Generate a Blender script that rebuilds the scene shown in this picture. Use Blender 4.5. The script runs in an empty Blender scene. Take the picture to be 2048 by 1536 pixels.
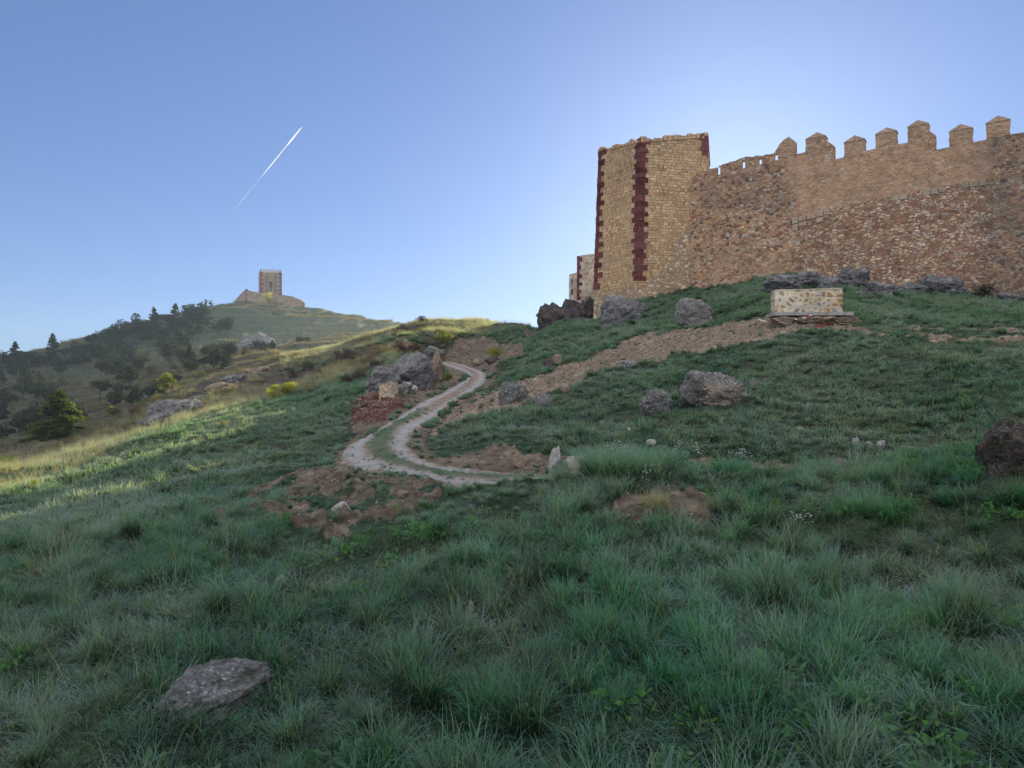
import bpy, bmesh, math, random
import numpy as np
from mathutils import Vector, Matrix
random.seed(7)
rng = np.random.default_rng(11)
scene = bpy.context.scene
COL = scene.collection
R = math.radians
# ------------------------------------------------------------------ camera
F, HY = 1436.0, 800.0                      # focal length and eye-level row of a 2048 px wide picture
cam_d = bpy.data.cameras.new('camera'); cam = bpy.data.objects.new('camera', cam_d); COL.objects.link(cam)
cam_d.sensor_width = 36; cam_d.lens = F/2048*36
cam_d.shift_y = (HY-768)/2048
cam_d.clip_end = 60000; cam_d.clip_start = 0.05
cam.location = (0, 0, 0); cam.rotation_euler = (R(90), 0, 0)
scene.camera = cam
# ------------------------------------------------------------------ sky and sun
SUN_AZ, SUN_EL = math.atan(0.30), R(14.5)     # azimuth east of the viewing direction
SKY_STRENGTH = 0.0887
FILL_SKY = (6.6, 6.7, 7.2, 1)  # invented bright part of the sky dome, fills in the shade
world = bpy.data.worlds.new('World'); scene.world = world; world.use_nodes = True
wn = world.node_tree; wn.nodes.clear()
wo = wn.nodes.new('ShaderNodeOutputWorld'); bg = wn.nodes.new('ShaderNodeBackground')
sky = wn.nodes.new('ShaderNodeTexSky'); sky.sky_type = 'NISHITA'; sky.sun_disc = False
sky.sun_elevation = SUN_EL; sky.sun_rotation = SUN_AZ
sky.air_density = 1.0; sky.dust_density = 1.0; sky.ozone_density = 1.6; sky.altitude = 1100
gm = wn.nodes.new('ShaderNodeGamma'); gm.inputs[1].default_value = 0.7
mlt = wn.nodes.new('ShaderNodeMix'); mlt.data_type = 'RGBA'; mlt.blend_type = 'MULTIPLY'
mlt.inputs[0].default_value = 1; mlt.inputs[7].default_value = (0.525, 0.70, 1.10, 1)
wn.links.new(sky.outputs[0], gm.inputs[0]); wn.links.new(gm.outputs[0], mlt.inputs[6])
# added unseen brightening overhead and behind the viewer, to light shaded walls and grass
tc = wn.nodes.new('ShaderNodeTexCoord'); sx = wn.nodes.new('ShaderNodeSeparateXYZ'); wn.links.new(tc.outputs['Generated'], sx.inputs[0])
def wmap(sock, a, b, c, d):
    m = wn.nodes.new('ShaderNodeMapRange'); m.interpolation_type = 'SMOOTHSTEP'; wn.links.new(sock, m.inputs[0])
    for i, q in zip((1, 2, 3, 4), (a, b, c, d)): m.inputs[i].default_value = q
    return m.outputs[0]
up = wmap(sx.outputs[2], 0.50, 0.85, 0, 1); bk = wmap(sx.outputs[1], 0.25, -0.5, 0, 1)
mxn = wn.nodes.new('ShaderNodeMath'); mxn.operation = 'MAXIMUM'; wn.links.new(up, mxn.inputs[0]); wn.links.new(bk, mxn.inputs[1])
cl = wn.nodes.new('ShaderNodeMix'); cl.data_type = 'RGBA'; wn.links.new(mxn.outputs[0], cl.inputs[0]); wn.links.new(mlt.outputs[2], cl.inputs[6]); cl.inputs[7].default_value = FILL_SKY
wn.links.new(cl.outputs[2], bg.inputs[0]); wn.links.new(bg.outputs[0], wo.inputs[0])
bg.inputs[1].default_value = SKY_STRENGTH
sd = bpy.data.lights.new('sun', 'SUN'); sun = bpy.data.objects.new('sun', sd); COL.objects.link(sun)
sd.energy = 5.0; sd.angle = R(0.5); sd.color = (1.0, 0.83, 0.56)
SV = Vector((math.sin(SUN_AZ)*math.cos(SUN_EL), math.cos(SUN_AZ)*math.cos(SUN_EL), math.sin(SUN_EL)))
sun.rotation_euler = SV.to_track_quat('Z', 'Y').to_euler()
sun.location = (30, 60, 60)
scene.render.engine = 'CYCLES'
scene.cycles.max_bounces = 5; scene.cycles.diffuse_bounces = 2; scene.cycles.glossy_bounces = 1; scene.cycles.transmission_bounces = 3; scene.cycles.volume_bounces = 0; scene.cycles.caustics_reflective = False; scene.cycles.caustics_refractive = False
scene.view_settings.view_transform = 'Standard'; scene.view_settings.look = 'None'
scene.view_settings.exposure = 1.2; scene.view_settings.gamma = 1
# ------------------------------------------------------------------ numeric noise
def _h(i, s=0):
    i = (i.astype(np.int64) & 0xffffffff)
    i = (i ^ (s*0x9E3779B1 & 0xffffffff)) & 0xffffffff
    i = ((i ^ (i >> 16))*0x45d9f3b) & 0xffffffff
    i = ((i ^ (i >> 16))*0x45d9f3b) & 0xffffffff
    return ((i ^ (i >> 16)) & 0xffffff)/float(0xffffff)
def n2(x, y, s=0):
    x = np.asarray(x, float); y = np.asarray(y, float)
    xi = np.floor(x); yi = np.floor(y); fx = x-xi; fy = y-yi
    fx = fx*fx*(3-2*fx); fy = fy*fy*(3-2*fy)
    def L(a, b): return _h((a*73856093).astype(np.int64) ^ (b*19349663).astype(np.int64), s)
    a = L(xi, yi); b = L(xi+1, yi); c = L(xi, yi+1); d = L(xi+1, yi+1)
    return (a+(b-a)*fx)*(1-fy)+(c+(d-c)*fx)*fy
def n3(x, y, z, s=0):
    xi = np.floor(x); yi = np.floor(y); zi = np.floor(z); fx = x-xi; fy = y-yi; fz = z-zi
    fx = fx*fx*(3-2*fx); fy = fy*fy*(3-2*fy); fz = fz*fz*(3-2*fz)
    def L(a, b, c): return _h((a*73856093).astype(np.int64) ^ (b*19349663).astype(np.int64) ^ (c*83492791).astype(np.int64), s)
    def pl(zz):
        a = L(xi, yi, zz); b = L(xi+1, yi, zz); c = L(xi, yi+1, zz); d = L(xi+1, yi+1, zz)
        return (a+(b-a)*fx)*(1-fy)+(c+(d-c)*fx)*fy
    p, q = pl(zi), pl(zi+1)
    return p+(q-p)*fz
def fbm(x, y, o=4, s=0, g=0.5):
    v = 0; a = 1; t = 0
    for k in range(o): v = v+a*(n2(x*2**k+k*17.3, y*2**k-k*9.1, s+k)-0.5); t += a; a *= g
    return v/t*2
def fbm3(x, y, z, o=4, s=0, g=0.5):
    v = 0; a = 1; t = 0
    for k in range(o): v = v+a*(n3(x*2**k+k*17.3, y*2**k-k*9.1, z*2**k+k*3.7, s+k)-0.5); t += a; a *= g
    return v/t*2
# ------------------------------------------------------------------ object helpers
def tag(o, label=None, cat=None, group=None, kind=None):
    if label: o['label'] = label
    if cat: o['category'] = cat
    if group: o['group'] = group
    if kind: o['kind'] = kind
    return o
def empty(name, loc=(0, 0, 0), rz=0, label=None, cat=None, group=None):
    o = bpy.data.objects.new(name, None); COL.objects.link(o); o.location = loc; o.rotation_euler = (0, 0, rz)
    o.empty_display_size = 0.3
    return tag(o, label, cat, group)
def mesh_np(name, V, Q, uv=None, col=None, smooth=True, tri=False):
    me = bpy.data.meshes.new(name); V = np.asarray(V, np.float32); Q = np.asarray(Q, np.int32)
    k = Q.shape[1]
    me.vertices.add(len(V)); me.vertices.foreach_set('co', V.ravel())
    me.loops.add(Q.size); me.loops.foreach_set('vertex_index', Q.ravel())
    me.polygons.add(len(Q)); me.polygons.foreach_set('loop_start', np.arange(len(Q), dtype=np.int32)*k)
    if smooth: me.polygons.foreach_set('use_smooth', np.ones(len(Q), bool))
    me.update(calc_edges=True)
    if uv is not None:
        l = me.uv_layers.new(name='UVMap'); l.data.foreach_set('uv', np.asarray(uv, np.float32)[Q.ravel()].ravel())
    if col is not None:
        for nm, c in col.items():
            c = np.asarray(c, np.float32)
            if c.ndim == 1: c = np.stack([c, c, c], 1)
            c4 = np.concatenate([c, np.ones((len(c), 1), np.float32)], 1)
            a = me.color_attributes.new(nm, 'FLOAT_COLOR', 'POINT'); a.data.foreach_set('color', c4.ravel())
    return me
def link(name, me, mat=None, parent=None):
    o = bpy.data.objects.new(name, me); COL.objects.link(o)
    if mat and not me.materials: me.materials.append(mat)
    if parent: o.parent = parent
    return o
class MB:
    """collects quads, boxes, prisms and tubes in one mesh"""
    def __init__(s): s.v = []; s.f = []; s.uv = []; s.c = []
    def vert(s, p, uv=(0, 0), c=(0, 0, 0)): s.v.append(tuple(p)); s.uv.append(uv); s.c.append(c); return len(s.v)-1
    def poly(s, pts, uvs=None, c=(0, 0, 0)):
        uvs = uvs or [(p[0]+p[1], p[2]) for p in pts]
        s.f.append([s.vert(p, u, c) for p, u in zip(pts, uvs)])
    def prism(s, foot, z0, z1, c=(0, 0, 0), top=None):
        """foot: list of (x, y) anticlockwise; z0, z1 numbers"""
        top = top or foot; n = len(foot)
        for i in range(n):
            a, b = foot[i], foot[(i+1) % n]; ta, tb = top[i], top[(i+1) % n]
            w = math.hypot(b[0]-a[0], b[1]-a[1]); u0 = a[0]*0.7+a[1]*0.7
            s.poly([(a[0], a[1], z0), (b[0], b[1], z0), (tb[0], tb[1], z1), (ta[0], ta[1], z1)],
                   [(u0, z0), (u0+w, z0), (u0+w, z1), (u0, z1)], c)
        s.poly([(p[0], p[1], z1) for p in top], [(p[0], p[1]) for p in top], c)
        s.poly([(p[0], p[1], z0) for p in reversed(foot)], [(p[0], p[1]) for p in reversed(foot)], c)
    def box(s, M, sx, sy, sz, c=(0, 0, 0)):
        """box centred on origin of M in x, y; z from 0 to sz"""
        P = [M @ Vector((x*sx/2, y*sy/2, z*sz)) for z in (0, 1) for x, y in ((-1, -1), (1, -1), (1, 1), (-1, 1))]
        for q, (du, dv) in (((0, 1, 5, 4), (sx, sz)), ((1, 2, 6, 5), (sy, sz)), ((2, 3, 7, 6), (sx, sz)), ((3, 0, 4, 7), (sy, sz)), ((4, 5, 6, 7), (sx, sy)), ((3, 2, 1, 0), (sx, sy))):
            s.poly([P[i] for i in q], [(0, 0), (du, 0), (du, dv), (0, dv)], c)
    def tube(s, pts, rads, n=6, c=(0, 0, 0), cap=True):
        rings = []
        for i, p in enumerate(pts):
            p = Vector(p); d = (Vector(pts[min(i+1, len(pts)-1)])-Vector(pts[max(i-1, 0)])).normalized()
            a = d.orthogonal().normalized(); b = d.cross(a)
            rings.append([s.vert(p+(a*math.cos(t)+b*math.sin(t))*rads[i], (t/6.28, i*0.3), c) for t in [k*2*math.pi/n for k in range(n)]])
        for r0, r1 in zip(rings, rings[1:]):
            for k in range(n): s.f.append([r0[k], r0[(k+1) % n], r1[(k+1) % n], r1[k]])
        if cap: s.f.append(rings[0][::-1]); s.f.append(rings[-1])
    def build(s, name, mat, parent=None, smooth=False, bevel=0, me_only=False):
        me = bpy.data.meshes.new(name); me.from_pydata(s.v, [], s.f); me.update()
        l = me.uv_layers.new(name='UVMap')
        li = np.zeros(len(me.loops), np.int32); me.loops.foreach_get('vertex_index', li)
        l.data.foreach_set('uv', np.array(s.uv, np.float32)[li].ravel())
        c = np.array(s.c, np.float32); c = np.concatenate([c, np.ones((len(c), 1), np.float32)], 1)
        a = me.color_attributes.new('zone', 'FLOAT_COLOR', 'POINT'); a.data.foreach_set('color', c.ravel())
        if smooth: me.polygons.foreach_set('use_smooth', np.ones(len(me.polygons), bool))
        me.materials.append(mat)
        if me_only: return me
        o = link(name, me, None, parent)
        if bevel:
            m = o.modifiers.new('b', 'BEVEL'); m.width = bevel; m.segments = 1; m.limit_method = 'ANGLE'
        return o
# ------------------------------------------------------------------ material helpers
class NT:
    def __init__(s, name):
        s.m = bpy.data.materials.new(name); s.m.use_nodes = True; s.t = s.m.node_tree; s.t.nodes.clear()
        s.out = s.t.nodes.new('ShaderNodeOutputMaterial')
    def n(s, typ, **kw):
        x = s.t.nodes.new(typ)
        for k, v in kw.items(): setattr(x, k, v)
        return x
    def put(s, inp, v):
        if isinstance(v, bpy.types.NodeSocket): s.t.links.new(v, inp)
        elif v is not None:
            if inp.type == 'RGBA' and len(v) == 3: v = (*v, 1)
            inp.default_value = v
    def attr(s, name, typ='GEOMETRY'): a = s.n('ShaderNodeAttribute', attribute_name=name); a.attribute_type = typ; return a
    def noise(s, vec, scale, detail=4, rough=0.55, dist=0):
        a = s.n('ShaderNodeTexNoise'); s.put(a.inputs['Vector'], vec); a.inputs['Scale'].default_value = scale
        a.inputs['Detail'].default_value = detail; a.inputs['Roughness'].default_value = rough; a.inputs['Distortion'].default_value = dist
        return a.outputs[0]
    def noisec(s, vec, scale, detail=2):
        a = s.n('ShaderNodeTexNoise'); s.put(a.inputs['Vector'], vec); a.inputs['Scale'].default_value = scale
        a.inputs['Detail'].default_value = detail; return a.outputs[1]
    def vor(s, vec, scale, feat='F1', rand=1):
        a = s.n('ShaderNodeTexVoronoi', feature=feat); s.put(a.inputs['Vector'], vec); a.inputs['Scale'].default_value = scale
        a.inputs['Randomness'].default_value = rand; return a
    def ramp(s, fac, stops, interp='LINEAR'):
        a = s.n('ShaderNodeValToRGB'); s.put(a.inputs[0], fac); r = a.color_ramp; r.interpolation = interp
        while len(r.elements) > len(stops): r.elements.remove(r.elements[-1])
        while len(r.elements) < len(stops): r.elements.new(0.5)
        for e, (p, c) in zip(r.elements, stops):
            e.position = p
            if isinstance(c, (int, float)): c = (c, c, c)
            e.color = (*c, 1)
        return a.outputs[0]
    def mix(s, fac, a, b, mode='MIX'):
        x = s.n('ShaderNodeMix', data_type='RGBA', blend_type=mode); s.put(x.inputs[0], fac); s.put(x.inputs[6], a); s.put(x.inputs[7], b)
        return x.outputs[2]
    def math(s, op, a, b=None, c=None, clamp=False):
        x = s.n('ShaderNodeMath', operation=op, use_clamp=clamp); s.put(x.inputs[0], a); s.put(x.inputs[1], b)
        if c is not None: s.put(x.inputs[2], c)
        return x.outputs[0]
    def vmath(s, op, a, b=None):
        x = s.n('ShaderNodeVectorMath', operation=op); s.put(x.inputs[0], a)
        if b is not None: s.put(x.inputs[1], b)
        return x.outputs[0]
    def mapr(s, v, a, b, c=0, d=1):
        x = s.n('ShaderNodeMapRange'); s.put(x.inputs[0], v)
        for i, q in zip((1, 2, 3, 4), (a, b, c, d)): x.inputs[i].default_value = q
        return x.outputs[0]
    def sep(s, v): x = s.n('ShaderNodeSeparateColor'); s.put(x.inputs[0], v); return x.outputs
    def bump(s, h, strength=0.5, dist=0.05, nrm=None):
        x = s.n('ShaderNodeBump'); s.put(x.inputs['Height'], h); x.inputs['Strength'].default_value = strength; x.inputs['Distance'].default_value = dist
        if nrm: s.put(x.inputs['Normal'], nrm)
        return x.outputs[0]
    def pos(s): return s.n('ShaderNodeNewGeometry').outputs['Position']
    def done(s, color, rough=0.9, nrm=None, spec=0.2, transl=None, tcol=None, coat=None):
        p = s.n('ShaderNodeBsdfPrincipled'); s.put(p.inputs['Base Color'], color); s.put(p.inputs['Roughness'], rough)
        p.inputs['Specular IOR Level'].default_value = spec
        if nrm: s.put(p.inputs['Normal'], nrm)
        o = p.outputs[0]
        if transl:
            t = s.n('ShaderNodeBsdfTranslucent'); s.put(t.inputs[0], tcol if tcol is not None else color)
            m = s.n('ShaderNodeMixShader'); m.inputs[0].default_value = transl
            s.t.links.new(o, m.inputs[1]); s.t.links.new(t.outputs[0], m.inputs[2]); o = m.outputs[0]
        s.t.links.new(o, s.out.inputs['Surface']); return s.m
# ------------------------------------------------------------------ terrain control table: px -> 17 x (distance, row)
Z = lambda Y, py: (HY-py)/F*Y
T = {
-1500: [(1,2350),(4.2,1536),(6.5,1330),(9,1240),(12,1190),(15,1150),(18,1120),(22,1090),(26,1065),(30,1045),(34,1040),(40,1035),(50,1020),(70,985),(110,900),(190,800),(300,860)],
-500: [(1,2300),(3.7,1536),(5.9,1260),(8.7,1150),(11,1110),(13.5,1080),(16,1058),(19,1035),(22,1012),(25,990),(28,990),(34,985),(43,972),(62,940),(103,860),(165,765),(260,820)],
0:   [(1,2200),(3.4,1536),(5.6,1232),(8.5,1105),(11,1062),(13.5,1036),(16,1015),(19,995),(22,975),(25,950),(28,955),(34,950),(42,938),(60,905),(100,830),(170,722),(260,800)],
200: [(1,2150),(3.2,1536),(5.4,1220),(8.5,1088),(11,1042),(14,1005),(17,980),(21,950),(25,925),(30,897),(34,893),(42,872),(55,862),(75,830),(130,745),(195,672),(290,760)],
400: [(1,2100),(3.05,1536),(5.2,1215),(8.5,1070),(11,1022),(14,975),(18,935),(24,890),(30,855),(36,830),(40,820),(58,772),(75,768),(100,745),(160,680),(232,623),(330,690)],
480: [(1,2100),(3.02,1536),(5.15,1210),(8.5,1058),(11,1006),(14,962),(18,924),(24.5,878),(31,838),(39,808),(44,797),(64,742),(80,745),(108,722),(166,670),(240,611),(335,690)],
600: [(1,2100),(3,1536),(5.1,1205),(8.5,1045),(11,988),(14,947),(18,908),(25,860),(33,815),(42,778),(48,765),(70,712),(88,716),(120,700),(175,665),(243,616),(340,690)],
700: [(1,2100),(3,1536),(5.05,1200),(8.3,1022),(10.5,968),(13.5,938),(17.5,900),(23,850),(30,802),(46,742),(54,722),(74,690),(95,694),(125,685),(175,667),(245,636),(340,700)],
800: [(1,2100),(2.95,1536),(5,1200),(8,1010),(10.5,958),(13,937),(17,885),(21,845),(27,797),(38,735),(50,697),(78,662),(98,668),(130,664),(180,660),(245,651),(340,720)],
880: [(1,2100),(2.95,1536),(5,1195),(7.8,1008),(10.3,962),(12.5,941),(16,905),(20,862),(28,797),(38,748),(48,728),(82,644),(100,660),(130,670),(180,674),(245,668),(340,720)],
950: [(1,2100),(2.9,1536),(5,1190),(7.7,1000),(10.2,958),(12.5,939),(14.5,907),(20,845),(29,790),(40,744),(52,722),(86,643),(100,668),(130,690),(180,695),(245,690),(340,730)],
1040:[(1,2100),(2.9,1536),(5,1190),(7.7,985),(10.2,956),(12,943),(13.5,905),(18,850),(27,780),(36,728),(46,690),(84,672),(100,700),(130,710),(180,712),(245,715),(340,740)],
1120:[(1,2100),(2.9,1536),(5,1190),(7.8,968),(10.3,955),(12,945),(13.2,905),(17.5,850),(26,775),(34,712),(42,668),(50,640),(60,628),(75,618),(100,640),(200,690),(340,740)],
1187:[(1,2100),(2.9,1536),(5,1190),(7.8,950),(10.3,955),(12,945),(13,905),(17.5,845),(25,765),(33,705),(42,662),(51,636),(58,612),(75,600),(100,620),(200,700),(340,740)],
1280:[(1,2100),(2.9,1536),(5,1195),(7.8,932),(10.5,950),(12.3,940),(13.2,900),(16.5,835),(24,745),(31,690),(40,645),(48,603),(56,590),(75,595),(100,620),(200,700),(340,740)],
1380:[(1,2100),(2.9,1536),(5,1200),(7.8,944),(10.5,955),(12.3,945),(13.2,905),(16.5,830),(23,738),(29.5,677),(37,645),(48.8,580),(55,575),(75,592),(100,620),(200,700),(340,740)],
1550:[(1,2100),(2.9,1536),(5,1205),(7.9,960),(10.5,960),(12.3,948),(13.3,915),(17,815),(23,715),(27,660),(30,628),(45.5,558),(54,560),(75,585),(100,620),(200,700),(340,740)],
1700:[(1,2100),(2.9,1536),(5,1210),(7.9,960),(10.5,955),(12.3,943),(13.3,903),(16,820),(21,715),(25,661),(28,640),(42.5,568),(51,565),(75,590),(100,620),(200,700),(340,740)],
1870:[(1,2100),(2.9,1536),(5,1212),(7.6,930),(10,940),(11.5,925),(13,880),(15.5,815),(20,720),(24,668),(27,652),(40,586),(49,578),(75,600),(100,625),(200,700),(340,740)],
2048:[(1,2100),(2.9,1536),(5,1215),(7,900),(9,905),(10.5,900),(12,865),(15,800),(19,725),(23,674),(26,657),(37.7,600),(46,590),(75,610),(100,630),(200,700),(340,740)],
2600:[(1,2100),(2.9,1536),(4.8,1190),(6.5,900),(8.2,890),(9.5,880),(11,850),(13.5,795),(17,730),(20,685),(23,665),(31,620),(40,600),(70,610),(100,640),(200,700),(340,740)],
3800:[(1,2050),(2.9,1500),(4.5,1180),(6,930),(7.5,900),(9,870),(10.5,845),(12.5,800),(15,750),(18,710),(21,685),(28,640),(38,615),(70,620),(100,650),(200,700),(340,740)],
}
def pchip_slopes(x, y):
    h = np.diff(x, axis=-1); d = np.diff(y, axis=-1)/h
    m = np.zeros_like(y)
    a, b = d[..., :-1], d[..., 1:]; h0, h1 = h[..., :-1], h[..., 1:]
    w1, w2 = 2*h1+h0, h1+2*h0
    ok = (a*b) > 0
    m[..., 1:-1] = np.where(ok, (w1+w2)/(w1/np.where(ok, a, 1)+w2/np.where(ok, b, 1)), 0)
    m[..., 0] = d[..., 0]; m[..., -1] = d[..., -1]
    return m
KP = np.array(sorted(T)); TY = np.array([[c[0] for c in T[k]] for k in KP], float)
TZ = np.array([[Z(*c) for c in T[k]] for k in KP], float)
def smooth_cols(px, A):     # monotone cubic across the columns
    M = pchip_slopes(np.broadcast_to(KP.astype(float), A.T.shape), A.T)        # K x cols
    i = np.clip(np.searchsorted(KP, px, side='right')-1, 0, len(KP)-2)
    h = (KP[i+1]-KP[i]).astype(float); t = (px-KP[i])/h
    a, b = A.T[:, i], A.T[:, i+1]; ma, mb = M[:, i]*h, M[:, i+1]*h
    return ((2*t**3-3*t**2+1)*a+(t**3-2*t**2+t)*ma+(3*t**2-2*t**3)*b+(t**3-t**2)*mb).T
GPX = np.concatenate([np.arange(-1500, -160, 20), np.arange(-160, 2240, 4), np.arange(2240, 3801, 20)]).astype(float)
NR = 640
GLY = np.linspace(math.log(1.0), math.log(340), NR); GY = np.exp(GLY)
CY = smooth_cols(GPX, TY); CZ = smooth_cols(GPX, TZ)
LCY = np.log(CY)
MS = pchip_slopes(LCY, CZ)
GZ = np.zeros((len(GPX), NR))
for i in range(len(GPX)):
    x = np.clip(GLY, LCY[i, 0], LCY[i, -1]); j = np.clip(np.searchsorted(LCY[i], x, side='right')-1, 0, 15)
    h = LCY[i, j+1]-LCY[i, j]; t = (x-LCY[i, j])/h; a, b = CZ[i, j], CZ[i, j+1]; ma, mb = MS[i, j]*h, MS[i, j+1]*h
    GZ[i] = (2*t**3-3*t**2+1)*a+(t**3-2*t**2+t)*ma+(3*t**2-2*t**3)*b+(t**3-t**2)*mb
GX = (GPX[:, None]-1024)/F*GY[None, :]
GYY = np.broadcast_to(GY[None, :], GX.shape)
def grid_lookup(A, X, Y):
    X = np.asarray(X, float); Y = np.maximum(np.asarray(Y, float), 1.0)
    px = np.clip(1024+X/Y*F, GPX[0], GPX[-1]-1e-3)
    i = np.clip(np.searchsorted(GPX, px, side='right')-1, 0, len(GPX)-2); u = (px-GPX[i])/(GPX[i+1]-GPX[i])
    r = np.clip((np.log(Y)-GLY[0])/(GLY[1]-GLY[0]), 0, NR-1.001); j = r.astype(int); v = r-j
    return (A[i, j]*(1-v)+A[i, j+1]*v)*(1-u)+(A[i+1, j]*(1-v)+A[i+1, j+1]*v)*u
GPY = HY-F*GZ/GY[None, :]
def G(px, py):
    """first ground point seen at pixel (px, py) of the smooth terrain -> X, Y, Z"""
    i = int(np.clip(np.searchsorted(GPX, px), 0, len(GPX)-1)); c = GPY[i]
    k = np.nonzero(c <= py)[0]; k = k[0] if len(k) else int(np.argmin(c))
    if k > 0 and c[k-1] > py: t = (c[k-1]-py)/(c[k-1]-c[k]+1e-9); Y = math.exp(GLY[k-1]+(GLY[k]-GLY[k-1])*t)
    else: Y = GY[k]
    X = (px-1024)/F*Y
    return X, Y, float(grid_lookup(GZ, X, Y))
def inpoly(x, y, P):
    x = np.asarray(x); inside = np.zeros(x.shape, bool); n = len(P)
    for i in range(n):
        (x0, y0), (x1, y1) = P[i], P[(i+1) % n]
        c = ((y0 > y) != (y1 > y)) & (x < (x1-x0)*(y-y0)/((y1-y0) or 1e-9)+x0)
        inside ^= c
    return inside
# ------------------------------------------------------------------ track: the two ruts, as ground points
RUT_A = [(1010,966),(960,968),(915,965),(840,948),(780,938),(740,928),(708,915),(698,900),(712,885),(735,872),(765,857),(810,830),(852,802),(895,782),(925,765),(939,753),(932,744),(905,734),(880,727)]
RUT_B = [(1060,956),(1000,952),(950,948),(890,938),(840,926),(812,912),(794,896),(797,880),(815,867),(837,850),(857,837),(890,812),(927,792),(957,772),(970,757),(966,746),(950,739),(930,731),(905,722)]
def resample(P, n):
    P = np.array(P, float); d = np.concatenate([[0], np.cumsum(np.hypot(*np.diff(P[:, :2], axis=0).T))]); t = np.linspace(0, d[-1], n)
    Q = np.stack([np.interp(t, d, P[:, k]) for k in range(2)], 1)
    for _ in range(6): Q[1:-1] = (Q[:-2]+2*Q[1:-1]+Q[2:])/4
    return Q
WA = [(14, 9.2), (9, 9.9), (5, 10.15), (2, 10.1)]+[G(*p)[:2] for p in RUT_A]
WB = [(14, 10.6), (9, 11.4), (5, 11.6), (2.2, 11.5)]+[G(*p)[:2] for p in RUT_B]
NA = 260
A_ = resample(WA, NA); B_ = resample(WB, NA)
MID = (A_+B_)/2
dv = B_-A_; wd = np.hypot(dv[:, 0], dv[:, 1])[:, None]; nv = dv/wd
wd = np.clip(wd*1.08, 1.6, 2.1)
for _ in range(12): nv[1:-1] = (nv[:-2]+2*nv[1:-1]+nv[2:])/4; wd[1:-1] = (wd[:-2]+2*wd[1:-1]+wd[2:])/4
nv = nv/np.hypot(nv[:, 0], nv[:, 1])[:, None]
def track_dist(X, Y):
    """distance to the track's middle line and signed lateral offset"""
    sh = X.shape; X = X.ravel(); Y = Y.ravel(); D = np.full(X.shape, 99.0); S = np.zeros(X.shape)
    cand = np.nonzero((Y > 8) & (Y < 75) & (X > -10) & (X < 16))[0]
    for a in range(0, len(cand), 20000):
        c = cand[a:a+20000]
        q = np.hypot(X[c, None]-MID[None, ::2, 0], Y[c, None]-MID[None, ::2, 1]); k = q.argmin(1)
        D[c] = q[np.arange(len(c)), k]; kk = k*2
        S[c] = (X[c]-MID[kk, 0])*nv[kk, 0]+(Y[c]-MID[kk, 1])*nv[kk, 1]
    return D.reshape(sh), S.reshape(sh)
TD, TS = track_dist(GX, GYY)
# ------------------------------------------------------------------ ground masks (traced outlines laid on the ground)
STRIP = [(1720,640),(1640,640),(1540,632),(1450,655),(1380,662),(1290,674),(1200,702),(1130,731),(1080,748),(1040,762),(990,782),(950,800),(905,825),(870,850),(856,868),(885,858),(950,834),(1000,822),(1050,806),(1090,792),(1130,777),(1180,757),(1230,742),(1290,726),(1330,713),(1400,706),(1500,682),(1600,662),(1700,657)]
BENCH = [(1700,648),(1850,655),(2060,664),(2300,668),(2300,690),(2060,688),(1900,684),(1750,668),(1690,658)]
RED = [(698,848),(708,825),(718,803),(740,790),(775,797),(815,800),(812,812),(785,822),(765,840),(735,852)]
BROWN = [(695,860),(715,845),(770,818),(815,800),(850,780),(880,765),(905,745),(885,735),(890,715),(895,690),(960,684),(1046,684),(1046,716),(990,735),(968,745),(985,757),(975,770),(955,790),(905,822),(860,848),(835,870),(800,885),(760,868),(720,880)]
BANK = [(832,912),(830,895),(900,904),(1000,898),(1100,902),(1180,915),(1300,925),(1450,925),(1600,925),(1780,925),(1850,915),(1850,960),(1040,965),(950,948),(870,928)]
MOUND = [(415,1055),(470,1020),(520,985),(600,960),(680,942),(790,952),(890,968),(880,990),(800,1020),(740,1060),(690,1092),(640,1085),(540,1062),(480,1050)]
STRAW = [(1225,1055),(1235,1010),(1290,985),(1370,982),(1430,1008),(1405,1042),(1330,1055),(1270,1075)]
wx = GPX[:, None]+fbm(GX*1.3, GYY*1.3, 4, 5)*26/np.sqrt(GYY/8); wy = GPY+fbm(GX*1.3+50, GYY*1.3, 4, 9)*16/np.sqrt(GYY/8)
vis = np.minimum.accumulate(GPY, axis=1) >= GPY-6          # only where the traced surface is the visible one
def msk(P): return (inpoly(wx, wy, P) & vis).astype(float)
def soft(M, k=2):
    for _ in range(k):
        M[1:-1, 1:-1] = (M[1:-1, 1:-1]*2+M[:-2, 1:-1]+M[2:, 1:-1]+M[1:-1, :-2]+M[1:-1, 2:])/6
    return M
mSTRIP = soft(np.maximum(msk(STRIP), msk(BENCH)*(fbm(GX*1.1, GYY*1.1, 3, 21) > -0.1))); mRED = soft(msk(RED)); mBROWN = soft(msk(BROWN)*(GYY > 12)); mBANK = soft(msk(BANK)*(GYY > 9)*(GYY < 15)); mMOUND = soft(msk(MOUND)*(fbm(GX*2.1, GYY*2.1, 4, 31) > -0.02)*(GYY < 14)); mSTRAW = soft(msk(STRAW)*(GYY < 9))
mDIRT = np.clip(mSTRIP+mRED+mBROWN+mBANK+mMOUND+mSTRAW, 0, 1)
mTRK = np.clip(1.6-TD, 0, 1)*np.clip((1.9-TD)/0.5, 0, 1)
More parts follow.
